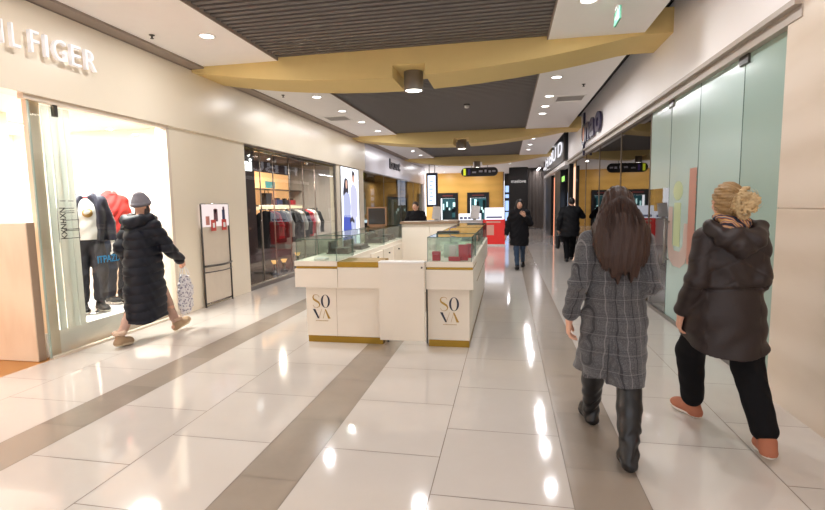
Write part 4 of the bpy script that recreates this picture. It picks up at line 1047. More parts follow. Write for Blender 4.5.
s = Sdf((-.25, -.25, -.01), (.25, .25, 1.05), .012); s.rc((0, 0, .12), (0, 0, .02), .03, .1, .03); s.rc((0, 0, .1), (0, 0, .25), .03, .03); s.chain([(0, 0, .32), (0, 0, .5), (0, 0, .72)], [.12, .11, .13], .04, (1, 0, 0), .7); s.rc((0, -.13, .78), (0, .13, .78), .05, .05, .04); s.rc((0, 0, .8), (0, 0, .9), .045, .04); s.ell((.01, 0, .98), (.07, .06, .08), .02)
s.build('torso', mat('pale_bust', '#cfcac4', .4), t)
area_light('wood_lamp', (-6.3, 23, 2.85), .5, 60, (1, .8, .55)); area_light('wood_lamp', (-6.5, 26, 2.85), .5, 40, (1, .8, .55))

# right side ---------------------------------------------------------------
m = MB(); m.box(2.06, 2.0, 0, 2.5, 4.27, 1.505); m.box(2.06, 2.0, 1.511, 2.5, 4.27, 4.06); m.box(2.07, 2.01, 1.5, 2.5, 4.26, 1.515)
struct(m.build('column_right', COLM))
m = MB(); m.box(2.10, -5, 0, 2.3, 2.0, 4.06); struct(m.build('wall_right', WHITEW))
m = MB(); m.box(2.035, 4.08, 3.0, 2.3, 8.44, 4.06); m.box(2.05, 8.46, 3.0, 2.3, 17.7, 4.06); struct(m.build('wall_right', WHITEW))
m = MB(); m.box(2.0, 4.08, 2.955, 2.12, 17.7, 3.0); m.box(2.05, 4.08, 2.87, 2.2, 17.7, 2.955); struct(m.build('trim_6', TRACKM))
w = struct(link('window_4', None))
FROST = mat('frosted_green_film', '#9db4aa', .22, var=.03, vs=1.5, spec=.6); FROST2 = mat('frosted_light_film', '#afc6bf', .22, var=.03, vs=1.5, spec=.6)
for a, b, mt, z0 in ((4.28, 5.045, FROST, .05), (5.055, 6.075, FROST2, .05), (6.085, 7.045, FROST2, .05)):
    pane(w, 2.115, a, z0, 2.127, b, 2.9, mt)
pane(w, 2.115, 7.055, .05, 2.127, 7.95, 2.9, GLASS)
MB().box(2.1125, 7.06, 1.75, 2.1145, 7.945, 2.868).build('film', FROST2, w)
m = MB(); m.box(2.09, 4.08, 0, 2.15, 7.96, .05)
m.build('bottom_rail', STEEL, w)
m = MB()
for y in (5.05, 6.08, 7.05): m.box(2.113, y-.006, .05, 2.129, y+.006, 2.88)
m.build('joint', EDGE, w)
for y in (5.05, 7.05): MB().box(2.095, y-.09, 2.79, 2.145, y+.09, 2.88).build('bracket', DARKSTEEL, w, bevel=.006)
m = MB(); m.tube([(2.06, 6.99, .75), (2.06, 6.99, 1.35)], .016, 8); 
for z in (.8, 1.3): m.tube([(2.06, 6.99, z), (2.12, 6.99, z)], .012, 8)
m.build('door_handle', STEEL, w)
t = thing('window_decal', 'large faded yellow, pink and orange lettering on the frosted glass door', 'sticker', (2.114, 6.08, 0))
D0 = lambda a, b: (-.003, a, b); D1 = lambda a, b: (0, a, b)
m = MB(); m.prism([(.62+.17*math.cos(2*PI*k/24), 1.70+.12*math.sin(2*PI*k/24)) for k in range(24)], D0, D1); m.prism([(.50, 1.0), (.74, 1.0), (.74, 1.55), (.50, 1.55)], D0, D1); m.build('yellow_shape', mat('yellow_film', '#bccb9c', .3), t)
m = MB(); m.prism([(.95, 1.5), (.95, 1.0), (.88, .82), (.7, .74), (.45, .74), (.28, .82), (.2, 1.0), (.2, 1.3), (.36, 1.3), (.38, 1.02), (.48, .94), (.68, .94), (.77, 1.02), (.79, 1.5)], lambda a, b: (-.0045, a, b), lambda a, b: (-.003, a, b)); m.build('pink_shape', mat('pink_film', '#c0aaa0', .3), t)
m = MB(); zz = [(.02, .82)]
for k in range(16): zz += [(.02, .82+.068*k), (.0, .82+.068*k+.034)]
m.prism([(.23, .82), (.23, 1.95), (.02, 1.95)]+[p for p in reversed(zz)], lambda a, b: (-.006, a, b), lambda a, b: (-.0045, a, b)); m.build('orange_shape', mat('orange_film', '#bd8674', .3), t)
# room behind the frosted glass
m = MB(); m.box(2.3, 4.1, 0, 3.6, 4.2, 3); m.box(3.6, 4.1, 0, 3.7, 8.0, 3); struct(m.build('wall_vacant_shop', WHITE))
m = MB(); m.box(2.15, 4.1, -.1, 3.7, 8, -.004); m.box(2.15, 8.0, -.1, 6.2, 27.2, -.004); struct(m.build('floor_right_shops', mat('grey_shop_floor', '#6c6865', .2)))
m = MB(); m.box(2.3, 4.1, 3.0, 6.2, 27.2, 3.1); struct(m.build('ceiling_right_shops', DARK))
# dark glazed shop
m = MB(); m.box(2.2, 8.0, 0, 6.2, 8.1, 3); m.box(6.1, 8.1, 0, 6.2, 17.5, 3); m.box(2.3, 17.4, 0, 6.2, 17.5, 3); struct(m.build('wall_dark_glazed_shop', DARK))
w = struct(link('window_5', None))
for a, b in ((7.97, 9.9), (9.93, 12.1), (12.13, 14.1), (14.13, 16.1)): pane(w, 2.115, a, .05, 2.127, b, 2.9, GLASSD)
m = MB(); m.box(2.09, 7.96, 0, 2.15, 16.1, .05)
for y in (7.955, 9.915, 12.115, 14.115, 16.1): m.box(2.105, y-.015, .05, 2.137, y+.015, 2.88)
m.build('frame', mat('bronze_frame', '#6d5c48', .35, .6), w)
t = thing('shop_sign', 'dark letter sign with an orange oval on the white fascia above the dark glazed shop', 'sign', (2.045, 14.0, 3.38)); t.scale = (1, 1.1, 1.1)
R_, U_ = (0, -1, 0), (0, 0, 1)
nv = mat('navy_sign_letter', '#34304a', .35)
m = MB(); n = 28
ring = [(.30*math.cos(2*PI*k/n), .26*math.sin(2*PI*k/n)) for k in range(n)]; inner = [(.17*math.cos(2*PI*k/n), .19*math.sin(2*PI*k/n)) for k in range(n)]
vs = [(-.045, -a, b) for a, b in ring]+[(-.045, -a, b) for a, b in inner]+[(0, -a, b) for a, b in ring]+[(0, -a, b) for a, b in inner]
fs = []
for k in range(n):
    j = (k+1) % n; fs += [(k, j, n+j, n+k), (2*n+k, 3*n+k, 3*n+j, 2*n+j), (k, 2*n+k, 2*n+j, j), (n+k, n+j, 3*n+j, 3*n+k)]
m.add(vs, fs); m.box(-.045, -.06, .22, 0, .06, .52); m.box(-.045, -.05, -.5, 0, .05, -.22); m.build('emblem', nv, t)
m = MB(); m.prism([(a*.98, b*.98) for a, b in inner], lambda a, b: (-.035, -a, b), lambda a, b: (0, -a, b)); m.build('orange_oval', mat('orange_sign', '#d07a4a', .4), t)
for ch, a, b in (('n', -.42, .52), ('a', -1.05, .55), ('o', -1.72, .6)): text('letter', ch, nv, (-.0225, a, -.22), R_, U_, .42, b, .045, .03, t)
# black sign box and the shops beyond
t = thing('sign_box', 'long black sign box with white letters at the far right', 'sign', (1.92, 17.75, 3.02))
MB().box(0, 0, 0, .3, 9.6, .95).build('box', BLACK, t); MB().frame('y', -.02, .03, -.02, -.02, .32, .97, .05).build('end_frame', DARKSTEEL, t)
for ch, a, b in (('H', 7.9, 1.5), ('B', 5.6, 1.3), ('U', 4.1, 1.3), ('D', 1.9, 1.4)): text('letter', ch, emis('white_sign_light', '#f6f4fb', 1.0), (-.012, a, .26), (0, -1, 0), (0, 0, 1), .5, b, .02, .0, t)
m = MB(); m.box(1.95, 17.72, 2.86, 2.25, 27.4, 3.0); struct(m.build('trim_7', WHITEW))
m = MB(); m.box(2.06, 17.4, 0, 2.4, 17.7, 2.87); m.box(2.06, 20.2, 0, 2.4, 22.4, 2.87); m.box(2.06, 24.3, 0, 2.4, 27.3, 2.87); struct(m.build('wall_right', BLACK))
m = MB(); m.box(5.0, 17.5, 0, 5.1, 27.2, 3); m.box(2.4, 27.1, 0, 5.1, 27.2, 3); struct(m.build('wall_far_right_shop', DARK))
for i, (y0, y1, c, lab) in enumerate(((16.25, 16.75, '#ffc9a8', 'wide pale orange light strip beside the dark glazed shop'), (22.9, 23.5, '#ff9a70', 'orange light strip farther along the right side'))):
    t = thing('light_strip', lab, 'light', (2.13, y0, 0)); MB().box(.0, -.04, 0, .06, y1-y0+.04, 2.82).build('housing', GOLDW if i == 0 else DARKSTEEL, t); MB().box(-.012, .02, .02, 0, y1-y0-.02, 2.7).build('tube', emis('strip_glow_%s' % ('pale' if i == 0 else 'deep'), c, 1.2), t)
t = thing('exit_sign', 'green lit exit sign over the shop door on the far right', 'sign', (2.06, 18.7, 2.34)); MB().box(0, 0, 0, .06, .9, .22).build('housing', DARK, t); MB().box(-.01, .03, .02, 0, .87, .20).build('lit_face', emis('green_exit', '#8fe05a', 1.6), t)
t = thing('shop_screen', 'bright bluish screen in the shop doorway below the far green exit sign', 'screen', (2.3, 18.4, .9)); MB().box(0, 0, 0, .06, 1.4, 1.1).build('casing', BLACK, t); MB().box(-.005, .05, .05, 0, 1.35, 1.05).build('display', emis('blue_white_screen', '#bcd6ff', 1.4), t); MB().box(.0, .6, -.9, .06, .8, 0).build('stand', BLACK, t)
# green emergency sign hanging from right ceiling strip
t = thing('emergency_exit_sign', 'small green and white exit sign hanging edge-on from the right ceiling strip', 'sign', (1.17, 5.85, 3.7))
MB().tube([(0, 0, 0), (0, 0, -.05)], .010, 8).build('bracket', WHITE, t); MB().box(-.010, -.14, -.19, .010, .14, -.055).build('sign_plate', mat('green_sign', '#6fb498', .4), t)
m = MB()
for x in (-.0115, .0105):
    m.box(x, -.09, -.17, x+.001, -.03, -.075); m.box(x, .0, -.135, x+.001, .10, -.115)
m.build('pictogram', WHITE, t)
m = MB(); m.box(-.02, -.05, -.055, .02, .05, -.02); m.build('hanger_clip', WHITE, t)
# ------------------------------------------------------------------ lamps
LENS = emis('downlight_lens', '#fffaf4', 9)
def downlight_proto():
    t = thing('ceiling_downlight', 'x', 'ceiling light', (0, 0, 3.7))
    m = MB(); n = 28
    prof = [(.085, 0.0), (.105, -.002), (.106, -.008), (.088, -.010), (.080, -.004), (.078, .0)]
    m.lathe(0, 0, prof, n, close=False); m.build('trim_ring', WHITE, t)
    MB().lathe(0, 0, [(.078, -.002), (.05, -.005), (0, -.006)], n).build('lens', LENS, t)
    return t
DL = downlight_proto(); first = [True]
KD = 18.
def downlight(x, y, label, group, power=1.):
    global DL
    if first[0]:
        DL.location = (x, y, 3.7); DL['label'] = label; DL['group'] = group; first[0] = False; r = DL
    else:
        base = DL; r = dup(base, (x, y, 3.7), None, label, group)
    lamps.append((r, power)); return r
lamps = []
def rowdl(x, ys, side, bay, power=1.):
    for i, y in enumerate(ys):
        lab = f'bright round downlight in the {side} ceiling strip, {ords[i]} {bay}'
        downlight(x, y, lab, f'downlights in the {side} ceiling strip', power)
rowdl(-3.66, (5.68,), 'left', 'before the nearest yellow beam')
rowdl(.84, (5.65,), 'right', 'before the nearest yellow beam')
rowdl(-3.65, (9.22, 10.71, 12.22, 13.81), 'left', 'behind the nearest yellow beam')
rowdl(.82, (8.86, 10.36, 11.4, 12.3), 'right', 'behind the nearest yellow beam')
rowdl(-3.68, (17.2, 19.26, 21.0), 'left', 'behind the second yellow beam')
rowdl(.82, (16.9, 18.6, 20.3), 'right', 'behind the second yellow beam')
rowdl(-3.9, (27.5,), 'far left', 'before the golden wall')
rowdl(-4.1, (32.6,), 'far left', 'washing the golden wall', 1.6); rowdl(-2.0, (32.6,), 'middle', 'washing the golden wall', 1.6)
rowdl(.15, (27.0,), 'far right', 'before the dark far panel')
for x, s in ((-3.66, 'left'), (.84, 'right')):
    rowdl(x, (.2, 2.4, 4.1), s, 'overhead, out of view', .8)
for r, p in lamps:
    area_light('downlight_lamp', (0, 0, -.014), .14, KD*p, (.985, .985, 1), parent=r, spread=PI)

def spot(y, label):
    t = thing('cylinder_spotlight', label, 'spotlight', (-1.36, y, 3.245))
    m = MB(); m.lathe(0, 0, [(.118, .012), (.140, 0), (.142, .01), (.142, .30), (.10, .318), (.0, .318)], 32, close=False); m.build('housing', mat('bronze_grey_metal', '#857f7a', .4, .4, var=.05), t)
    MB().lathe(0, 0, [(.0, .0105), (.119, .0115)][::-1], 32, close=False).build('lens', emis('spot_lens', '#fff7ec', 9), t)
    MB().lathe(0, 0, [(.05, .31), (.05, .735)], 16).build('stem', BLACK, t)
    area_light('spot_lamp', (0, 0, -.005), .2, 35, (.985, .985, 1), parent=t, spread=2.2)
spot(-.6, 'cylindrical spotlight under the beam overhead, out of view')
spot(7.27, 'cylindrical spotlight in the notch of the nearest yellow beam')
spot(15.12, 'cylindrical spotlight in the notch of the second yellow beam')
spot(22.92, 'cylindrical spotlight in the notch of the third yellow beam, above the hanging direction sign')

t = thing('smoke_detector', 'small round detector on the dark slatted ceiling behind the nearest beam', 'detector', (-.87, 10.9, 3.735))
MB().lathe(0, 0, [(.07, 0), (.07, -.03), (0, -.03)][:2], 20).build('base', DARKSTEEL, t); MB().lathe(0, 0, [(.055, -.03), (.05, -.075), (.02, -.085), (0, -.085)], 20).build('dome', WHITE, t)
def sprinkler(x, y, lab):
    t = thing('ceiling_sprinkler', lab, 'sprinkler', (x, y, 3.7), 0, 'sprinklers'); MB().lathe(0, 0, [(.035, 0), (.03, -.008), (.012, -.012), (.010, -.035), (.022, -.04), (.022, -.044), (0, -.044)], 14).build('head', DARKSTEEL, t)
sprinkler(-4.28, 5.49, 'small dark sprinkler on the left ceiling strip beside the raised letter sign')
sprinkler(-4.2, 8.9, 'small dark sprinkler on the left ceiling strip just behind the nearest yellow beam')
sprinkler(1.35, 9.5, 'small dark sprinkler on the right ceiling strip just behind the nearest yellow beam')
def vent(x, y, lab):
    t = thing('ceiling_vent', lab, 'vent', (x, y, 3.7)); MB().frame('z', -.012, .012, -.3, -.3, .3, .3, .04).build('frame', WHITE, t)
    m = MB(); [m.box(-.26, -.24+.08*k, -.010, .26, -.20+.08*k, -.004) for k in range(6)]; m.build('louvres', mat('grey_louvre', '#a9a39f', .6), t)
vent(-4.05, 11.55, 'square white air vent in the left ceiling strip'); vent(1.25, 10.7, 'square white air vent in the right ceiling strip')

# ------------------------------------------------------------------ kiosk
KG = 'cream and gold counters of the kiosk'
def sova(parent, cx, y, z0, s=1.):
    """two-line monogram SO / VA in gold and navy, thick and hairline strokes"""
    nvy = mat('navy_logo', '#1c2236', .4); gd = mat('gold_logo', '#b08a3e', .35, .5)
    t0 = lambda a, b: (cx+a*s, y-.003, z0+b*s); t1 = lambda a, b: (cx+a*s, y, z0+b*s)
    e = bpy.data.objects.new('logo', None); e.parent = parent; COL.objects.link(e)
    g = MB(); b = MB()
    # S: spine with swelling middle stroke
    P = [(-.018, .222), (-.028, .243), (-.052, .250), (-.078, .243), (-.088, .222), (-.080, .200), (-.052, .182), (-.026, .166), (-.014, .145), (-.022, .122), (-.046, .110), (-.074, .114), (-.090, .138)]
    W = [.003, .003, .004, .008, .013, .018, .021, .019, .013, .008, .004, .003, .003]
    L = []; R = []
    for i, (p, w) in enumerate(zip(P, W)):
        a = P[max(i-1, 0)]; c = P[min(i+1, len(P)-1)]; d = Vector((c[0]-a[0], c[1]-a[1])).normalized(); n = Vector((-d.y, d.x))
        L.append((p[0]+n.x*w/2, p[1]+n.y*w/2)); R.append((p[0]-n.x*w/2, p[1]-n.y*w/2))
    for i in range(len(P)-1): g.prism([L[i], L[i+1], R[i+1], R[i]], t0, t1)
    # O: round outside, narrow inside
    n = 32
    for k in range(n):
        a, c = 2*PI*k/n, 2*PI*(k+1)/n
        o = lambda q: (.050+.050*math.cos(q), .180+.070*math.sin(q)); i_ = lambda q: (.050+.029*math.cos(q), .180+.067*math.sin(q))
        b.prism([o(a), o(c), i_(c), i_(a)], t0, t1)
    b.prism([(-.092, .095), (-.066, .095), (-.022, -.005), (-.040, -.005)], t0, t1); g.prism([(-.024, .002), (-.030, -.002), (.004, .095), (.007, .095)], t0, t1)
    g.prism([(.040, .095), (.052, .095), (.100, -.005), (.074, -.005)], t0, t1); g.prism([(.044, .088), (.047, .088), (.020, -.005), (.016, -.005)], t0, t1)
    for k in range(14): g.prism([(-.062+.010*k, -.033), (-.056+.010*k, -.033), (-.056+.010*k, -.026), (-.062+.010*k, -.026)], t0, t1)
    g.build('gold_letters', gd, e); b.build('navy_letters', nvy, e)
    return e
def vitrine(parent, x0, y0, x1, y1, z0, z1, name='glass_case'):
    th = .006
    m = MB(); m.box(x0, y0, z0, x1, y0+th, z1); m.box(x0, y1-th, z0, x1, y1, z1); m.box(x0, y0+th, z0, x0+th, y1-th, z1); m.box(x1-th, y0+th, z0, x1, y1-th, z1); m.box(x0, y0, z1, x1, y1, z1+th)
    o = m.build(name, GLASSV, parent)
    m = MB(); e = .003
    for a in (x0, x1):
        for b in (y0, y1): m.box(a-e, b-e, z0, a+e, b+e, z1+th)
    m.frame('z', z1, th+.002, x0-e, y0-e, x1+e, y1+e, .006)
    m.build('edges', EDGE, o)
    return o
t = thing('display_counter', 'cream front left counter of the kiosk with letter logo, gold slot and glass case', 'counter', (0, 0, 0), 0, KG)
MB().box(-2.30, 5.26, .075, -1.395, 5.75, .66).build('base', CREAM, t, .003)
MB().box(-2.285, 5.255, 0, -1.385, 5.74, .075).build('plinth', GOLD, t)
m = MB(); m.box(-2.385, 5.16, .66, -1.875, 5.78, .875); m.box(-2.385, 5.16, .905, -1.875, 5.78, .962); m.build('drawer_front', CREAM, t, .003)
MB().box(-2.375, 5.185, .870, -1.878, 5.77, .910).build('slot', GOLD, t)
m = MB(); m.box(-1.872, 5.165, .66, -1.392, 5.75, .895); m.build('middle_front', CREAM, t, .003)
MB().box(-1.872, 5.16, .895, -1.385, 5.60, .955).build('ledge', GOLD, t)
MB().box(-1.93, 5.258, .08, -1.927, 5.262, .655).build('panel_joint', mat('panel_gap', '#b7a58f', .7), t)
sova(t, -2.12, 5.2595, .285, 1.1)
vitrine(t, -2.365, 5.185, -1.885, 5.75, .962, 1.205)
tag(MB().box(-2.18, 5.24, .963, -2.04, 5.36, .985).build('price_card_holder', WHITE, bevel=.004), 'small white holder on the floor of the left glass case', 'holder')
t = thing('counter_hatch', 'plain cream hatch door panel standing proud of the kiosk front', 'door', (0, 0, 0), 0, KG)
MB().box(-1.383, 5.12, .09, -.875, 5.16, .95).build('panel', CREAM, t, .003); MB().box(-1.385, 5.115, .95, -.873, 5.24, .968).build('top', WHITE, t, .002)
m = MB(); m.tube([(-.90, 5.12, .905), (-.90, 5.105, .905)], .010, 12); m.build('lock', DARKSTEEL, t)
for x in (-1.36, -.90): MB().box(x, 5.36, 0, x+.02, 5.38, .948).build('leg', DARKSTEEL, t)
MB().box(-1.383, 5.16, .925, -.875, 5.40, .949).build('bracket', CREAM, t)
t = thing('display_counter', 'cream front right counter of the kiosk with letter logo below a case of red boxes', 'counter', (0, 0, 0), 0, KG)
MB().box(-.862, 5.26, .075, -.402, 5.75, .66).build('base', CREAM, t, .003); MB().box(-.855, 5.255, 0, -.405, 5.74, .075).build('plinth', GOLD, t)
m = MB(); m.box(-.862, 5.16, .66, -.352, 5.78, .875); m.box(-.862, 5.16, .905, -.352, 5.78, .962); m.build('drawer_front', CREAM, t, .003)
MB().box(-.858, 5.185, .870, -.358, 5.77, .910).build('slot', GOLD, t)
sova(t, -.625, 5.2595, .285, 1.1)
vitrine(t, -.845, 5.185, -.37, 5.75, .962, 1.222)
redm = mat('red_box', '#b3202c', .45, var=.08)
def rbox(name, x, y, w, d, h, m, lab, cat='box', g='items in the right front glass case'):
    o = thing(name, lab, cat, (x, y, .963), 0, g); MB().box(-w/2, -d/2, 0, w/2, d/2, h*.7).build('body', m, o, .003); MB().box(-w/2-.002, -d/2-.002, h*.7, w/2+.002, d/2+.002, h).build('lid', m, o, .003)
rbox('jewellery_box', -.765, 5.30, .085, .07, .10, redm, 'small red box at the left of the right front glass case')
rbox('jewellery_box', -.47, 5.34, .10, .08, .17, redm, 'tall red box at the right of the right front glass case')
rbox('jewellery_box', -.56, 5.27, .13, .06, .045, redm, 'low flat red box before the tall one in the glass case')
rbox('jewellery_box', -.425, 5.60, .07, .08, .16, redm, 'red box at the back right corner of the glass case')
rbox('jewellery_box', -.60, 5.45, .07, .05, .15, mat('pale_grey_box', '#cfcac6', .4), 'pale grey upright box between the red boxes')
tag(MB().box(-.72, 5.60, .963, -.52, 5.62, 1.12).build('mirror_card', mat('greenish_card', '#b9c9bd', .3)), 'pale green card standing at the back of the right glass case', 'card')
def side_counter(x0, x1, lab, inner, drawers):
    t = thing('side_counter', lab, 'counter', (0, 0, 0), 0, KG)
    b0, b1 = (x0+.07, x1) if inner > 0 else (x0, x1-.05)
    MB().box(b0, 5.78, .075, b1, 9.0, .93).build('base', CREAM, t, .003); MB().box(b0+.02, 5.78, 0, b1-.01, 9.0, .075).build('plinth', GOLD, t)
    MB().box(x0, 5.785, .93, x1, 9.0, .962).build('worktop', CREAM, t, .003)
    xo = x0 if inner > 0 else x1
    MB().box(xo-.0 if inner > 0 else xo-.05, 5.785, .66, xo+.07 if inner > 0 else xo, 9.0, .93).build('upper_panel', CREAM, t)
    m = MB(); zz = (xo-.003, xo+.02) if inner > 0 else (xo-.02, xo+.003)
    m.box(zz[0], 5.79, .66, zz[1], 8.99, .668); m.build('trim_line', GOLD, t)
    xi = x1 if inner > 0 else x0
    for i in range(4):
        for z0, z1 in ((.12, .50), (.52, .90)):
            d = MB().box(xi, 5.84+i*.70, z0, xi+.016*inner, 6.50+i*.70, z1).build('drawer', CREAM, t, .003)
            m = MB(); yk = 6.17+i*.70; m.tube([(xi+.016*inner, yk, z1-.08), (xi+.04*inner, yk, z1-.08)], .012, 10); m.build('knob', DARKSTEEL, d)
    return t
t = side_counter(-2.385, -1.88, 'long cream left side counter of the kiosk with drawers facing inwards', 1, 3)
vitrine(t, -2.365, 5.84, -1.90, 7.36, .962, 1.205); vitrine(t, -2.365, 7.42, -1.90, 8.95, .962, 1.205)
t = side_counter(-.86, -.352, 'long cream right side counter of the kiosk along the walkway', -1, 3)
vitrine(t, -.845, 5.84, -.37, 7.36, .962, 1.222); vitrine(t, -.845, 7.42, -.37, 8.95, .962, 1.222)
t = thing('back_counter', 'raised cream back counter of the kiosk with brown top', 'counter', (0, 0, 0), 0, KG)
for a, b in ((-1.875, -1.37), (-1.365, -.865)): MB().box(a, 8.62, 0, b, 9.0, 1.235).build('front_panel', CREAM, t, .003)
MB().box(-1.9, 8.58, 1.235, -.86, 9.02, 1.275).build('worktop', mat('brown_worktop', '#8a6f55', .35), t, .003)
# objects in and on the left cases
def tray(x, y, w, l, h, lab, m=BLACK, z=.963, name='display_tray', cat='tray'):
    o = thing(name, lab, cat, (x, y, z)); MB().box(-w/2, -l/2, 0, w/2, l/2, .02).build('base', m, o, .003)
    b = MB(); b.box(-w/2+.02, -l/2+.02, .02, -w/2+.06, l/2-.02, h); b.box(-w/2+.06, -l/2+.02, .02, w/2-.02, l/2-.02, h*.45); b.build('riser', m, o, .004)
tray(-2.15, 6.1, .3, .3, .16, 'black stepped display in the near left side case of the kiosk')
tray(-2.15, 6.75, .3, .42, .13, 'wide black stepped display in the middle of the left side cases')
tray(-2.15, 7.9, .3, .5, .15, 'long black stepped display in the far left side case')
tray(-2.15, 8.55, .28, .3, .2, 'tall black stepped display at the far end of the left side case')
tray(-.6, 6.7, .3, .5, .08, 'low grey stepped display in the right side case', mat('grey_velvet', '#77726f', .9))
tray(-.6, 8.3, .3, .5, .14, 'green-grey stepped display in the far right side case', mat('green_grey_velvet', '#6d786f', .9))
t = thing('countertop_mirror', 'small brown-framed mirror standing on the left side of the kiosk', 'mirror', (-2.34, 8.0, 1.213)); MB().frame('y', 0, .02, 0, .02, .34, .34, .025).build('frame', mat('brown_frame', '#7c5a3c', .4), t); MB().box(.02, .005, .04, .32, .012, .32).build('glass', GLASSD, t); MB().box(.05, -.05, 0, .29, .07, .02).build('foot', MATS['brown_frame'], t)
t = thing('tablet', 'dark tablet lying tilted on the near right side case', 'tablet', (-.72, 6.05, 1.232)); MB().box(-.13, -.1, .0, .13, .1, .014).build('body', BLACK, t, .004); m = MB(); m.tube([(.0, .06, .01), (.02, .09, .05), (.09, .09, .06)], .006, 6); m.build('stand', mat('blue_stand', '#3c4f95', .4), t)

# ------------------------------------------------------------------ second kiosk and the far end
def stand(x, y, z0, name, lab): pass
t = thing('service_counter', 'white counter with a glowing top before the golden wall', 'counter', (-2.2, 19.0, 0))
MB().box(-1.1, -.4, 0, 1.25, .4, .92).build('base', WHITE, t, .01); MB().box(-1.12, -.42, .92, 1.27, .42, .96).build('worktop', mat('silver_top', '#bdb7b2', .3, .6), t)
MB().box(.36, -.12, .96, 1.2, .34, 1.20).build('lit_case', emis('lit_case_white', '#f1f3ff', 1.3), t)
m = MB(); [m.box(.40+.16*k, -.125, .99, .52+.16*k, -.12, 1.08) for k in range(5)]; m.build('goods', mat('lilac_goods', '#8f93b8', .5), t)
def screenback(x, lab):
    t = thing('display_monitor', lab, 'monitor', (x, 18.72, .963)); m = MB(); m.prism([(-.17, 0.06), (.15, 0.02), (.22, .52), (-.1, .56)], lambda a, b: (a, -.02, b), lambda a, b: (a, .02, b)); m.build('panel', mat('pale_monitor_back', '#ebe6e1', .4), t, .004); MB().box(-.06, -.06, 0, .06, .06, .06).build('foot', STEEL, t)
screenback(-2.7, 'pale slanted panel on the left end of the white counter'); screenback(-1.22, 'pale slanted panel on the right end of the white counter')
t = thing('promotion_stand', 'red and white promotion stand at the end of the white counter', 'stand', (-.46, 18.6, 0))
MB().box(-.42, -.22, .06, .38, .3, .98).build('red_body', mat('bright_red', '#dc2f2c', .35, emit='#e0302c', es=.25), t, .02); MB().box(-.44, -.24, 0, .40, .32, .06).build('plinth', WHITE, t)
MB().box(-.36, -.2, .98, .34, .3, 1.42).build('lit_top', emis('lit_case_white', '#f1f3ff', 1.3), t, .02)
m = MB(); m.box(-.28, -.225, .40, -.02, -.22, .78); m.box(-.3, -.224, .86, .22, -.22, .92); m.build('print', [mat('white_orange_print', '#f0b6a4', .5)], t)
m = MB(); m.box(-.3, -.206, 1.03, .28, -.2, 1.10); m.build('label_strip', MATS['lilac_goods'], t)
# golden wall with two framed shop doorways
m = MB(); m.box(-5.6, 34, 0, -4.78, 34.3, 3.7); m.box(-3.35, 34, 0, -2.72, 34.3, 3.7); m.box(-1.22, 34, 0, -.28, 34.3, 3.7); m.box(-4.78, 34, 2.35, -3.35, 34.3, 3.7); m.box(-2.72, 34, 2.35, -1.22, 34.3, 3.7)
struct(m.build('wall_far', GOLDW))
m = MB(); m.box(-.28, 33.9, 0, -.22, 34.4, 3.7); struct(m.build('trim_8', mat('brown_post', '#5f4936', .5)))
rndp = random.Random(4)
for i, (a, b, lab) in enumerate(((-4.78, -3.35, 'left of the two dark framed glowing doorways in the golden wall'), (-2.72, -1.22, 'right of the two dark framed glowing doorways in the golden wall'))):
    t = thing('shop_doorway', lab, 'doorway', (a, 33.95, 0)); w_ = b-a
    m = MB(); m.box(0, 0, 0, .2, .3, 2.35); m.box(w_-.2, 0, 0, w_, .3, 2.35); m.box(.2, 0, 1.98, w_-.2, .3, 2.35); m.build('frame', BLACK, t)
    MB().box(.2, .9, 0, w_-.2, .95, 1.98).build('lit_interior', emis('teal_glow', '#3f8f9a', .35), t)
    m = MB()
    for k in range(9):
        x = .22+rndp.random()*(w_-.6); z = rndp.random()*1.2; m.box(x, .80, z, x+.06+rndp.random()*.2, .86, z+.2+rndp.random()*.5)
    m.box(.42, .72, 0, w_-.5, .78, 1.15); m.build('display_silhouettes', mat('dark_teal', '#123038', .6), t)
    m = MB()
    for k in range(7):
        x = .22+rndp.random()*(w_-.6); z = .5+rndp.random()*1.1; m.box(x, .86, z, x+.05+rndp.random()*.14, .89, min(1.9, z+.15+rndp.random()*.5))
    m.build('lit_displays', emis('teal_white_glow', '#c9f4f2', 1.6), t)
    MB().box(.35, -.01, 2.12, w_-.35, 0, 2.2).build('name_plate', mat('dim_red_plate', '#6b2a26', .5), t)
m = MB(); m.box(-.2, 36.0, 0, .9, 36.1, 3.7); struct(m.build('wall_far', DARK))
t = thing('lit_shop_window', 'bluish white glowing strip of shop window between golden wall and dark panel', 'display', (-.16, 35.4, 0))
MB().box(0, 0, 0, .62, .05, 2.9).build('frame', DARK, t)
for z0, z1 in ((.35, .95), (1.05, 1.75), (1.95, 2.2), (2.35, 2.8)): MB().box(.03, -.01, z0, .6, 0, z1).build('lit_panel', emis('blue_glow', '#a9c8ff', 1.3), t)
t = thing('dark_portal_panel', 'tall dark panel with small white lettering behind the woman in the black coat', 'panel', (.10, 30.0, 0))
MB().box(0, 0, 0, 1.10, .5, 3.69).build('body', mat('dark_textured_panel', '#1f1c1c', .5, var=.3, vs=9), t)
text('lettering', 'maelove', mat('pale_lettering', '#c9c5c2', .5, emit='#ffffff', es=.3), (.13, -.006, 2.78), (1, 0, 0), (0, 0, 1), .2, .86, .01, .01, t)
t = thing('grey_curtain', 'tall pleated grey curtain wall right of the dark panel', 'curtain', (1.25, 31.0, 0))
m = MB(); n = 90; f0 = []; f1 = []
pts = [(.012*k, .06*math.sin(k*.9)+.02*math.sin(k*.37)) for k in range(n)]
m.add([(x, y, .02) for x, y in pts]+[(x, y, 3.69) for x, y in pts]+[(x, y+.02, .02) for x, y in pts]+[(x, y+.02, 3.69) for x, y in pts], [(k, k+1, n+k+1, n+k) for k in range(n-1)]+[(2*n+k+1, 2*n+k, 3*n+k, 3*n+k+1) for k in range(n-1)])
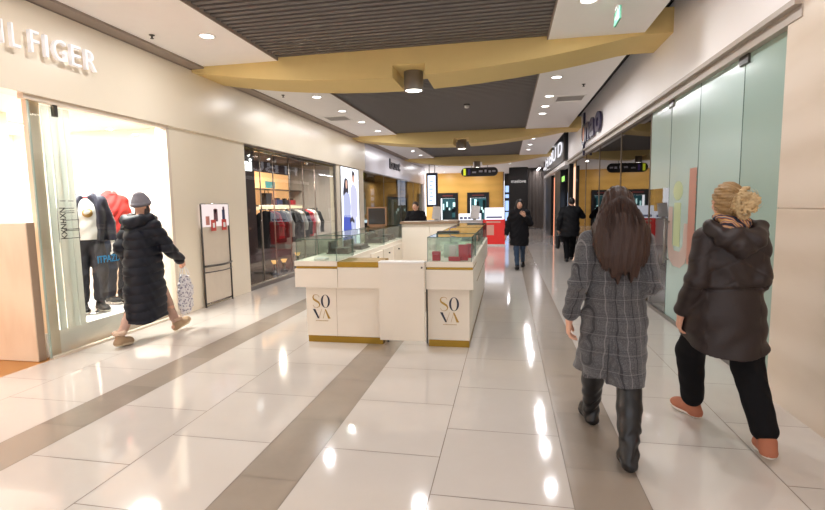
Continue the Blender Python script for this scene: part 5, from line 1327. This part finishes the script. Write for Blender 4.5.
m.build('fabric', mat('taupe_curtain', '#8d837c', .7), t); MB().box(-.02, -.1, 3.66, 1.1, .12, 3.7).build('rail', DARKSTEEL, t)
m = MB(); m.box(1.2, 47.5, 0, 4, 47.6, 3.7); m.box(3.2, 27.3, 0, 3.3, 47.5, 3.7); m.box(.9, 36, 0, 1.0, 47.5, 3.7); struct(m.build('wall_side_corridor', DARK))
m = MB(); m.box(2.06, 27.4, 0, 2.45, 29.2, 3.7); struct(m.build('column_far', mat('grey_column', '#6f6866', .4)))
for i, y in enumerate((28.6, 31.4, 34.2)):
    t = thing('linear_ceiling_light', f'white linear ceiling lamp over the far side corridor, {ords[i]} from the viewer', 'ceiling light', (1.80, y, 3.50)); MB().box(-.06, 0, .05, .06, 2.4, .11).build('housing', WHITE, t); MB().box(-.05, .03, .03, .05, 2.37, .05).build('tube', emis('linear_tube', '#f3efff', 6), t); m = MB(); [m.tube([(0, q, .1), (0, q, .21)], .008, 6) for q in (.3, 2.1)]; m.build('hanger', STEEL, t)
    area_light('linear_lamp', (0, 1.2, .02), (.1, 2.3), 25, (1, .97, 1), parent=t)
# hanging direction sign
t = thing('direction_sign', 'long black hanging direction sign with a yellow pictogram before the golden wall', 'sign', (-1.38, 25.0, 3.17))
m = MB(); n = 12; r = .22; pts = [(.70+r*math.cos(a), r*math.sin(a)) for a in [(-PI/2+PI*k/n) for k in range(n+1)]]+[(-.70+r*math.cos(a), r*math.sin(a)) for a in [(PI/2+PI*k/n) for k in range(n+1)]]
m.prism(pts, lambda a, b: (a, -.04, b), lambda a, b: (a, .04, b)); m.build('board', BLACK, t)
MB().box(-.80, -.046, -.16, -.68, -.04, .17).build('yellow_pictogram', emis('yellow_sign', '#dbe22c', 1.0), t); MB().box(-.57, -.046, -.14, -.46, -.04, .15).build('purple_pictogram', mat('purple_sign', '#5a4aa0', .5), t)
m = MB()
for a, b, z, h in ((-.36, -.16, -.05, .07), (-.02, .16, -.02, .09), (.26, .36, -.03, .13), (.46, .58, -.04, .1), (.64, .80, -.02, .08)): m.box(a, -.045, z, b, -.04, z+h)
m.build('white_lettering', mat('pale_sign_marks', '#b9bccb', .5), t)
m = MB(); [m.tube([(q, 0, .2), (q, 0, .53)], .012, 6) for q in (-.4, .4)]; m.build('hanger', DARKSTEEL, t)
# digital screen
t = thing('digital_screen', 'tall bright bluish white digital screen at the end of the left wall', 'screen', (-3.95, 26.0, 1.5))
MB().box(-.30, -.05, -.05, .30, .1, 1.75).build('casing', mat('dark_blue_casing', '#151a3a', .4), t); MB().box(-.22, -.056, .06, .20, -.05, 1.62).build('display', emis('screen_white_blue', '#dfe9ff', 1.5), t)
m = MB()
for k in range(6): MB().box(-.16+.03*(k % 3), -.0575, .25+.2*k, .02+.04*(k % 2), -.056, .33+.2*k).build('screen_line', mat('pale_blue_print', '#a9bfe6', .5, emit='#b8cdf2', es=.8), t)
m = MB(); m.tube([(-.15, .03, 1.74), (-.15, .03, 2.2)], .02, 8); m.tube([(.15, .03, 1.74), (.15, .03, 2.2)], .02, 8); m.build('hanger', DARKSTEEL, t)

# ------------------------------------------------------------------ people
grey_coat_woman()
brown_jacket_woman()
nroot, NJ = navy_puffer_woman()
hw = nroot.matrix_basis @ Vector((NJ['wr'][0]-.01, NJ['wr'][1]+.055, NJ['wr'][2]-.085))
shopping_bag(hw)
black_coat_woman()
dark_jacket_man()
shop_assistant()

# ------------------------------------------------------------------ world and view
w = bpy.data.worlds.new('world'); SC.world = w; w.use_nodes = True
bg = w.node_tree.nodes['Background']; bg.inputs[0].default_value = lin('#fbfaff'); bg.inputs[1].default_value = 2.0
vs = SC.view_settings; vs.view_transform = 'Standard'; vs.look = 'None'; vs.exposure = 0.15; vs.gamma = 1.0; vs.use_curve_mapping = False
SC.cycles.use_denoising = True; SC.cycles.max_bounces = 12; SC.cycles.diffuse_bounces = 8; SC.cycles.transparent_max_bounces = 24; SC.cycles.glossy_bounces = 5
SC.cycles.sample_clamp_indirect = 6; SC.cycles.caustics_reflective = False; SC.cycles.caustics_refractive = False
